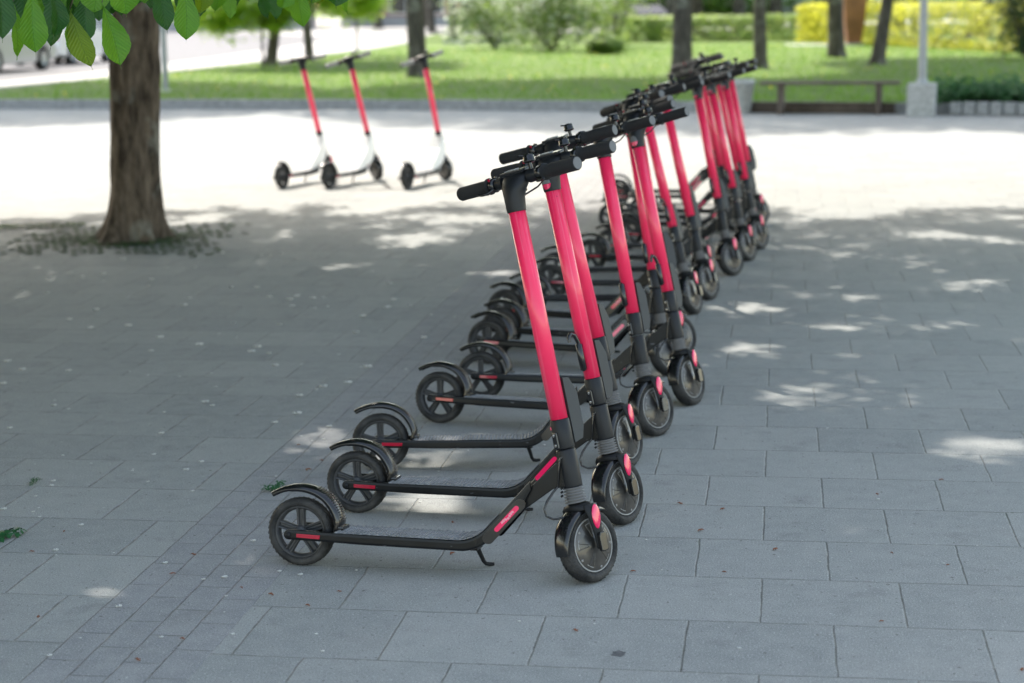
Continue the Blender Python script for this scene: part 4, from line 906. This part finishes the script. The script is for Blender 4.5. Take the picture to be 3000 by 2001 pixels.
# ------------------------------------------------------------------ bench, lamp, bin, bed
WOOD = mat('weathered_bench_wood', (0.10, 0.078, 0.065), 0.7, var=.3, vscale=9)
def place_dir(u0, v0, u1, v1): return gp(u0, v0), gp(u1, v1)
pa, pb = gp(1793*1.276, 262*1.276), gp(2017*1.276, 262*1.276); ang = math.atan2(pb.y-pa.y, pb.x-pa.x); Lb = (pb-pa).length
bn = empty('park_bench', ((pa.x+pb.x)/2, (pa.y+pb.y)/2, 0), (0, 0, ang)); tag(bn, 'backless brown plank bench by the kerb, between bin and lamp post', 'bench')
for i in range(4):
    b = MB(); b.box((0, -.165+i*.11, .425), (Lb+.56, .09, .035), 0, bev=.006); b.build('plank', WOOD, bn)
for sx in (-1, 1):
    b = MB(); b.box((sx*Lb/2, 0, .20), (.075, .34, .415), 0, bev=.006); b.build('leg', WOOD, bn)
# lamp post
POLE = mat('galvanised_grey', (0.30, 0.32, 0.33), 0.5, metal=0.2, var=.1, vscale=5)
lp = gp(2122*1.276, 268*1.276); lr = empty('lamp_post', (lp.x, lp.y+.18, 0), (0, 0, -.3)); tag(lr, 'pale grey lamp post rising from a square block pedestal at the right', 'lamp post')
b = MB()
for k_ in range(5):
    for sx in range(2):
        for sy in range(2):
            off = .0 if k_ % 2 else .045
            b.box((-.09+sx*.182+(off-.02)*(1 if sx else 0)*0, -.09+sy*.182, .043+k_*.0865), (.178, .178, .082), 0, bev=.005)
b.box((0, 0, .21), (.352, .352, .41), 1); b.build('pedestal', [CONC, KERBM], lr)
b = MB(); b.tube([(0, 0, .43), (0, 0, 1.2), (0, 0, 4.2)], [.058, .052, .038], 16); b.tube([(0, 0, .43), (0, 0, .50)], [.085, .062], 16); b.build('pole', POLE, lr)
b = MB(); b.lathe([(0, 4.15), (.12, 4.2), (.2, 4.45), (.12, 4.65), (0, 4.7)], 20, 'z'); b.build('lantern', WHT, lr)
# second pole behind the chestnut trunk
sp_ = gp(487, 286); pr_ = empty('sign_pole', (sp_.x, sp_.y, .1)); tag(pr_, 'light grey metal pole seen just right of the chestnut trunk', 'pole')
b = MB(); b.tube([(0, 0, 0), (0, 0, 3.4)], .055, 14); b.build('post', POLE, pr_); b = MB(); b.tube([(0, 0, 0), (0, 0, .05)], .09, 14); b.build('base_plate', LGREY, pr_)
b = MB(); b.box((0, 0, 3.1), (.5, .02, .5), 0, bev=.004); b.build('sign_panel', WHT, pr_)
# concrete litter bin behind the far scooters
bq = gp(2172, 334); br_ = empty('litter_bin', (bq.x, bq.y+.2, 0)); tag(br_, 'tapered pale concrete litter bin half hidden behind the far scooters', 'bin')
b = MB(); b.lathe([(0, 0), (.15, 0), (.155, .02), (.20, .40), (.215, .42), (.215, .455), (.18, .455), (.17, .20), (0, .20)], 28, 'z'); b.build('body', CONC, br_)
b = MB(); b.lathe([(.176, .456), (.196, .456), (.196, .466), (.176, .466)], 28, 'z', loop=True); b.build('rim_ring', LGREY, br_)
# flower bed with block edging at the right
bed = empty('flower_bed', (6.9, 24.55, 0)); tag(bed, 'planted bed edged with small pale stone blocks beside the lamp post', 'flower bed')
b = MB(); A, B_ = Vector((5.85, 24.30)), Vector((9.4, 22.75)); n = 22
for i in range(n):
    p = A.lerp(B_, (i+.5)/n); b.box((p.x-6.9, p.y-24.55, .10), (.150, .10, .165+rng.uniform(-.012, .012)), 0, rot=Matrix.Rotation(math.atan2(B_.y-A.y, B_.x-A.x), 3, 'Z'), bev=.012)
b.build('stone_edging', KERBM, bed)
P = np.array([[A.x+(B_.x-A.x)*t_-6.9+rng.uniform(-.1, .3), A.y+(B_.y-A.y)*t_-24.55+.22+rng.uniform(0, 1.5), .13+abs(rng.gauss(0, .13))] for t_ in [rng.random() for _ in range(4200)]])
leaf_cloud('foliage', P, np.tile([0, -.4, 1.0], (len(P), 1)), .12, mat('bed_leaf_green', (.03, .10, .03), .5, trans=.3, var=.3, vscale=3), bed, leaflets=3, ratio=.5)
# pale stone edging far on the lawn
b = MB()
for i in range(16): b.box((-2.3+i*.17, 68.5-i*.10, .15), (.15, .14, .14), 0, bev=.02)
o = b.build('lawn_edging', CONC); tag(o, 'short row of pale edging stones far out on the lawn', 'stone edging')
# dark timber edging in front of the kerb behind the bench
te = MB(); q0, q1 = Vector((3.25, 25.86)), Vector((5.25, 25.02)); mid = (q0+q1)/2; an_ = math.atan2(q1.y-q0.y, q1.x-q0.x)
for k_ in range(2): te.box((mid.x, mid.y-.16, .040+k_*.078), ((q1-q0).length, .05, .072), 0, rot=Matrix.Rotation(an_, 3, 'Z'), bev=.006)
o = te.build('timber_edging', WOOD); tag(o, 'dark timber edging boards low behind the plank bench', 'edging')
sheet('pale_patch', [(9.0, 60.5), (10.9, 59.6), (10.6, 56.8), (8.8, 57.4)], .118, PATH)  # flat pale sheet on the lawn in front of the hedges
# rusty brown pillar
RUST = mat('rusty_brown_metal', (0.26, 0.11, 0.05), 0.7, var=.3, vscale=2)
rp_ = empty('rusty_pillar', (10.75, 57.3, .1)); tag(rp_, 'tapering rusty brown pillar between the two dark trunks at the right', 'pillar')
b = MB(); b.ring_tube([[(sx*w_, sy*w_*.8, z) for sx, sy in ((-1, -1), (1, -1), (1, 1), (-1, 1))] for w_, z in ((.20, 0), (.24, .3), (.31, .8), (.36, 1.5), (.37, 2.4), (.30, 2.7))], smooth=False); b.build('shaft', RUST, rp_)
b = MB(); b.box((0, 0, .04), (.6, .55, .08), 0, bev=.01); b.build('foot', CONC, rp_)

# ------------------------------------------------------------------ cars
def make_car(loc, heading, paint, label):
    root = empty('parked_car', (*loc, .008), (0, 0, heading)); tag(root, label, 'car', 'cars parked along the road')
    GL = MATS.get('car_glass') or mat('car_glass', (.02, .025, .03), .08, coat=.6); TY = MATS.get('car_tyre') or mat('car_tyre', (.03, .03, .03), .8); LT = MATS.get('car_lamp') or mat('car_lamp', (.85, .86, .88), .15, coat=1)
    prof = [(-2.1, .30), (-2.15, .55), (-2.08, .88), (-1.95, .98), (-1.2, 1.02), (-.6, 1.03), (.75, .98), (1.5, .88), (2.05, .68), (2.15, .45), (2.1, .28)]
    def arch(cx): return [(cx+.36*math.cos(a), .30+.36*math.sin(a)) for a in [math.pi*i/8 for i in range(9)]]
    poly = prof + [(1.72, .22)] + [(p[0], max(.22, p[1])) for p in arch(1.35)] + [(.9, .20), (-.9, .20)] + [(p[0], max(.22, p[1])) for p in arch(-1.30)] + [(-1.7, .24)]
    b = MB(); b.prism(poly, -.86, .86, 0, bev=.05); body = b.build('body', paint, root)
    b = MB(); rings = []
    for z, x0, x1, yy in ((1.0, -1.85, .95, .80), (1.22, -1.68, .60, .74), (1.40, -1.45, .20, .66), (1.46, -1.15, -.05, .58)):
        rings.append([(x0, -yy, z), (x1, -yy, z), (x1+.05, 0, z+.01), (x1, yy, z), (x0, yy, z), (x0-.04, 0, z+.01)])
    b.ring_tube(rings, smooth=False); cabin = b.build('cabin', paint, root)
    for sy in (-1, 1):
        for (xa, xb, xc, xd) in ((-1.62, -.62, -.62, -1.42), (-.54, .72, .30, -.54)):
            b = MB(); V = [(xa, sy*.800, 1.045), (xb, sy*.800, 1.045), (xc if xc > xb-.2 else xc, sy*.700, 1.36), (xd, sy*.700, 1.36)]
            V2 = [(x, y-sy*.03, z) for x, y, z in V]; b.add(V+V2, [(0, 1, 2, 3), (4, 5, 6, 7), (0, 1, 5, 4), (1, 2, 6, 5), (2, 3, 7, 6), (3, 0, 4, 7)], 0, False); b.build('window', GL, root)
    for V in ([(.99, -.70, 1.03), (.99, .70, 1.03), (.36, .60, 1.385), (.36, -.60, 1.385)], [(-1.895, -.70, 1.04), (-1.895, .70, 1.04), (-1.52, .60, 1.38), (-1.52, -.60, 1.38)]):
        b = MB(); s_ = .02 if V[0][0] > 0 else -.02; b.add([(x+s_, y, z) for x, y, z in V]+[(x-s_*.2, y, z) for x, y, z in V], [(0, 1, 2, 3), (4, 5, 6, 7), (0, 1, 5, 4), (1, 2, 6, 5), (2, 3, 7, 6), (3, 0, 4, 7)], 0, False); b.build('windscreen', GL, root)
    for cx in (1.35, -1.30):
        for sy in (-1, 1):
            b = MB(); b.lathe([(.20, -.1), (.30, -.1), (.315, -.06), (.315, .06), (.30, .1), (.20, .1)], 24, 'y', (cx, sy*.78, .315), loop=True); wl = b.build('wheel', TY, root)
            b = MB(); b.lathe([(0, sy*.06), (.06, sy*.07), (.19, sy*.05), (.205, sy*.09)], 20, 'y', (cx, sy*.78, .315)); b.build('rim', LGREY, wl)
    for sy in (-1, 1):
        b = MB(); b.box((2.06, sy*.62, .66), (.12, .34, .14), 0, bev=.03); b.build('headlight', LT, root)
        b = MB(); b.box((-2.08, sy*.66, .80), (.10, .26, .18), 0, bev=.03); b.build('tail_light', REDR, root)
    return root
CP1 = mat('silver_car_paint', (.42, .43, .45), .3, coat=.8); CP2 = mat('white_car_paint', (.75, .76, .78), .3, coat=.8); CP3 = mat('black_car_paint', (.02, .02, .025), .25, coat=.9); CP4 = mat('dark_grey_car_paint', (.09, .09, .10), .3, coat=.8)
hd = R(78)
make_car((-13.45, 47.9), hd, CP1, 'silver car parked at the left edge, half hidden by hanging leaves')
make_car((-13.1, 54.4), R(80), CP2, 'white car parked beyond the silver one, left of the chestnut trunk')
make_car((-16.6, 57.5), R(78), CP4, 'dark grey car on the road behind the two parked at the left')
make_car((-.35, 100.5), R(-84), CP2, 'white car facing the camera on the far path, top middle')
make_car((5.6, 76), R(-78), CP3, 'black car beyond the clipped hedge behind the thick trunk')

# ------------------------------------------------------------------ far building and wall
PLAS = mat('pinkish_plaster', (.42, .27, .24), .85, var=.15, vscale=.5); GPL = mat('grey_plaster', (.36, .36, .37), .85, var=.12, vscale=.6); DGL = mat('dark_window_glass', (.05, .055, .06), .15)
def building(name, x0, x1, y, h_, m, label, nw):
    root = empty(name, ((x0+x1)/2, y, 0)); tag(root, label, 'building'); W_ = x1-x0
    b = MB(); b.box((0, 4, h_/2), (W_, 8, h_), 0); b.box((0, -.15, .35), (W_+.3, .4, .7), 1); b.build('wall', [m, GPL], root)
    b = MB(); b.box((0, 4, h_+.2), (W_+.8, 8.8, .4), 0); b.build('roof', KERBM, root)
    for i in range(nw):
        for fl in range(2):
            cx = -W_/2+W_*(i+.5)/nw; z = 1.75+fl*3.1; b = MB(); b.box((cx, -.02, z), (1.3, .12, 1.7), 0); w_ = b.build('window', WHT, root)
            b = MB(); b.box((cx, -.09, z), (1.1, .06, 1.5), 0); b.build('pane', DGL, w_)
    return root
building('apartment_building', -12, 12, 136, 7.5, PLAS, 'reddish building closing the view behind the middle trunks', 9)
building('apartment_building', -52, -14, 128, 7.5, GPL, 'long grey building across the road at the far left', 12)
building('apartment_building', 14, 60, 132, 7.5, GPL, 'grey building behind the golden hedge and trunks at the right', 14)

# ------------------------------------------------------------------ perforated paving round the chestnut, litter, grass
GP_ = [gp(95, 668), gp(770, 655), gp(640, 760), gp(-60, 748)]
HK = {}
gr = []; 
for i in range(26):
    for j in range(14):
        u, v = (i+.5+(.5 if j % 2 else 0))/26.5, (j+.5)/14; p = GP_[3].lerp(GP_[2], u).lerp(GP_[0].lerp(GP_[1], u), v)
        if (Vector((p.x+2.6, p.y-12.42))).length < .24: continue
        ed_ = min(u, 1-u, v, 1-v); HK[(i, j)] = rng.random() < min(.8, .15+ed_*4)
        if not HK[(i, j)]: continue
        for k_ in range(4): gr.append([p.x+rng.gauss(0, .012), p.y+rng.gauss(0, .018), .010+rng.random()*.012])
for k_ in range(900):
    a = rng.uniform(0, 6.28); q = .22+abs(rng.gauss(0, .12)); gr.append([-2.6+q*math.cos(a)*1.2, 12.42+q*math.sin(a), .01+rng.random()*.02])
for k_ in range(500):
    u = rng.random(); p = GP_[0].lerp(GP_[1], u*.42-.2); gr.append([p.x, p.y+rng.gauss(0, .05), .012+rng.random()*.02])
WEED = mat('weed_green', (.05, .11, .03), .6, var=.3, vscale=4)
o = leaf_cloud('weeds', np.array(gr), np.tile([0, 0, 1.0], (len(gr), 1)), .019, WEED, None, leaflets=3, ratio=.45); o['kind'] = 'stuff'; o['label'] = 'small green weeds growing in the paving holes round the chestnut trunk'; o['category'] = 'weeds'
HOLE = mat('damp_soil', (.11, .115, .095), .95, var=.3, vscale=30)
b = MB()
for i in range(26):
    for j in range(14):
        u, v = (i+.5+(.5 if j % 2 else 0))/26.5, (j+.5)/14; p = GP_[3].lerp(GP_[2], u).lerp(GP_[0].lerp(GP_[1], u), v)
        if not HK.get((i, j)): continue
        b.add([(p.x+.026*math.cos(q), p.y+.034*math.sin(q), .003) for q in [math.pi*2*k_/8 for k_ in range(8)]], [tuple(range(8))], 0, False)
b.lathe([(0, .004), (.30, .004)], 24, 'z', (-2.6, 12.42, 0)); o = b.build('soil', HOLE); o['kind'] = 'structure'

PETM = mat('white_petal', (.80, .80, .76), .6, trans=.2); BRN = mat('dry_brown_bract', (.22, .075, .035), .7); GRN = mat('fallen_green_leaf', (.02, .10, .03), .5)
def petal_mesh():
    b = MB(); n = 9
    for k_ in range(3):
        a0 = k_*2.1; V = [(0, 0, .001)]
        for i in range(n+1): a = a0+(-1+2*i/n)*.9; rr = .0065*(1+.3*math.sin(i*2.1)); V.append((rr*math.cos(a), rr*math.sin(a), .001+.0035*abs(math.sin(i))))
        b.add(V, [(0, i, i+1) for i in range(1, n+1)])
    return b
pet0 = petal_mesh().build('fallen_petal', PETM); tag(pet0, 'tiny white chestnut petal fallen on the grey paving', 'petal', 'white petals scattered on the paving')
spots = [(962, 72), (1262, 118), (333, 238), (325, 266), (1165, 168), (207, 430), (247, 463), (22, 415), (507, 514), (107, 546), (348, 672), (1205, 300), (1727, 208), (1585, 614), (743, 1024), (1273, 853), (1406, 842), (1750, 804), (1880, 825), (310, 1332), (1456, 1198), (1010, 1217), (1033, 753)]
spots = [gp(x/2.1373, 1300+y/2.1373) for x, y in spots]
s3 = 2351/1400
spots += [gp(x/s3, 500+y/s3) for x, y in [(105, 430), (245, 530), (345, 505), (405, 525), (507, 512), (605, 440), (743, 540), (730, 570), (473, 690), (343, 735), (232, 605), (932, 630), (907, 665), (958, 477), (1138, 577), (1264, 578), (1326, 625), (1427, 637), (1460, 620), (1540, 630), (1590, 628), (1437, 670), (1548, 680), (1282, 418), (1383, 410), (787, 825), (632, 767), (443, 778), (981, 860), (743, 890), (1322, 902), (1355, 963), (1267, 872), (1237, 895), (38, 943), (110, 982), (337, 988), (18, 1050), (267, 1158), (1010, 1143), (1043, 1160), (1472, 1112), (1462, 1200), (1353, 1243), (1620, 1262), (1915, 560), (1935, 640), (2015, 668), (1785, 720), (1750, 800), (1810, 970), (2085, 825), (1375, 760), (1150, 750), (795, 1295), (50, 1270), (1590, 1067), (1712, 1048), (1905, 677), (785, 405), (1907, 262), (1093, 408)]]
for _ in range(70): spots.append(gp(rng.uniform(20, 2900) if _ < 30 else rng.uniform(0, 1300), rng.uniform(900, 1960) if _ < 30 else rng.uniform(740, 1500)))
for i, p in enumerate(spots):
    o = pet0 if i == 0 else pet0.copy()
    if i: C.objects.link(o)
    s = rng.uniform(.4, .75)*(1+max(0, p.y-5)*.12) if i >= len(spots)-70 else rng.uniform(.8, 1.6)*(.9 if i < 23 else 1.7); o.location = (p.x, p.y, .001); o.scale = (s, s, s); o.rotation_euler = (0, 0, rng.uniform(0, 6.28))
def bract_mesh():
    b = MB(); b.tube([(-.011, 0, .002), (-.004, .002, .005), (.004, -.001, .004), (.011, .003, .002)], [.0012, .0035, .003, .0008], 6, flat=.5); b.tube([(0, 0, .003), (.004, .008, .004)], [.0015, .0006], 5); return b
br0 = bract_mesh().build('dry_bract', BRN); tag(br0, 'small curled brown bract lying on the slabs', 'plant litter', 'brown bracts scattered on the slabs')
BR = [gp(x/2.1373, 1300+y/2.1373) for x, y in [(1080, 818), (860, 1360), (238, 1090), (1145, 1225), (1515, 905), (1925, 168), (1872, 12), (2015, 108), (200, 680), (400, 553), (1210, 700), (2125, 930), (1700, 948), (1930, 1016)]]
BR += [gp(1500+x/1.5673, 1400+y/1.5673) for x, y in [(865, 245), (1745, 347), (555, 432), (290, 705), (1675, 78), (965, 147), (770, 122), (1208, 332), (2002, 403), (1698, 662), (975, 435), (1970, 12), (2340, 885)]]
BR += [gp(750+x/2.044, 1350+y/2.044) for x, y in [(1175, 373), (1178, 560), (315, 55)]]
for i, p in enumerate(BR):
    o = br0 if i == 0 else br0.copy()
    if i: C.objects.link(o)
    s = rng.uniform(.6, 1.15); o.location = (p.x, p.y, .001); o.scale = (s, s, s); o.rotation_euler = (0, 0, rng.uniform(0, 6.28))
for (u, v, sz_, lab) in ((803, 1438, .035, 'little green weed sprig behind the foremost rear wheel'), (6, 1576, .045, 'green weed growing from a joint at the left edge'), (100, 1418, .022, 'thin green weed tuft in the joint between the left slabs')):
    p = gp(u, v); P = np.array([[rng.gauss(0, sz_*.5), rng.gauss(0, sz_*.45), .006+rng.random()*.018] for _ in range(26)])
    o = leaf_cloud('weed_sprig', P, np.tile([0, -.5, 1.0], (26, 1)), sz_*.42 if sz_ < .04 else .026, GRN, None, leaflets=3, ratio=.6); o.location = (p.x, p.y, 0); tag(o, lab, 'weed')
# worn gum spot + drifted grit
b = MB(); p = gp(1500+487/1.5673, 1400+808/1.5673); ring = [(p.x+.017*(1+.3*math.sin(i*1.7))*math.cos(i/14*6.283), p.y+.020*(1+.25*math.cos(i*2.3))*math.sin(i/14*6.283), .0012) for i in range(14)]
b.add(ring, [tuple(range(14))], 0, False); o = b.build('chewing_gum', mat('old_gum', (.13, .13, .13), .8, var=.3, vscale=90)); tag(o, 'flattened dark gum spot on the front slabs', 'gum')

# lawn grass blades and dandelions
n = 26000; xs = nr.uniform(-9, 15, n); ys = 25+nr.rand(n)**1.6*35
kx = np.interp(xs, [q[0] for q in LN], [q[1] for q in LN]); rdx = np.interp(ys, [29, 35.29, 43, 52, 62], [-13, -9.76, -7.8, -6.2, -4.63])
ok = (ys > kx+.05) & (xs > rdx+.2) & (np.abs(xs) < ys*.31+1); P = np.stack([xs, ys, np.full(n, .115)], 1)[ok]
m_ = len(P); a = nr.rand(m_)*6.28; hh = nr.uniform(.04, .10, m_); ln = nr.normal(0, .03, (m_, 2)); wv = np.stack([np.cos(a), np.sin(a), a*0], 1)*.012
Vv = np.stack([P-wv, P+wv, P+np.stack([ln[:, 0], ln[:, 1], hh], 1)], 1).reshape(-1, 3)
me = bpy.data.meshes.new('grass'); me.from_pydata(Vv.tolist(), [], [(3*i, 3*i+1, 3*i+2) for i in range(m_)]); me.materials.append(mat('grass_blade_green', (.12, .23, .018), .6, trans=.3, var=.3, vscale=1.0)); me.update()
o = bpy.data.objects.new('grass', me); C.objects.link(o); o['kind'] = 'stuff'; o['label'] = 'short green lawn grass beyond the kerb'; o['category'] = 'grass'
n = 420; xs = nr.uniform(-8, 14, n); ys = 28+nr.rand(n)*30; kx = np.interp(xs, [q[0] for q in LN], [q[1] for q in LN]); rdx = np.interp(ys, [29, 35.29, 43, 52, 62], [-13, -9.76, -7.8, -6.2, -4.63]); ok = (ys > kx+.3) & (xs > rdx+.3)
P = np.stack([xs, ys, np.full(n, .17)], 1)[ok]; o = leaf_cloud('dandelions', P, np.tile([0, 0, 1.0], (len(P), 1)), .028, mat('dandelion_yellow', (.8, .6, .02), .6), None, leaflets=5, ratio=.9); o['kind'] = 'stuff'; o['label'] = 'yellow dandelions dotted through the lawn'; o['category'] = 'flowers'
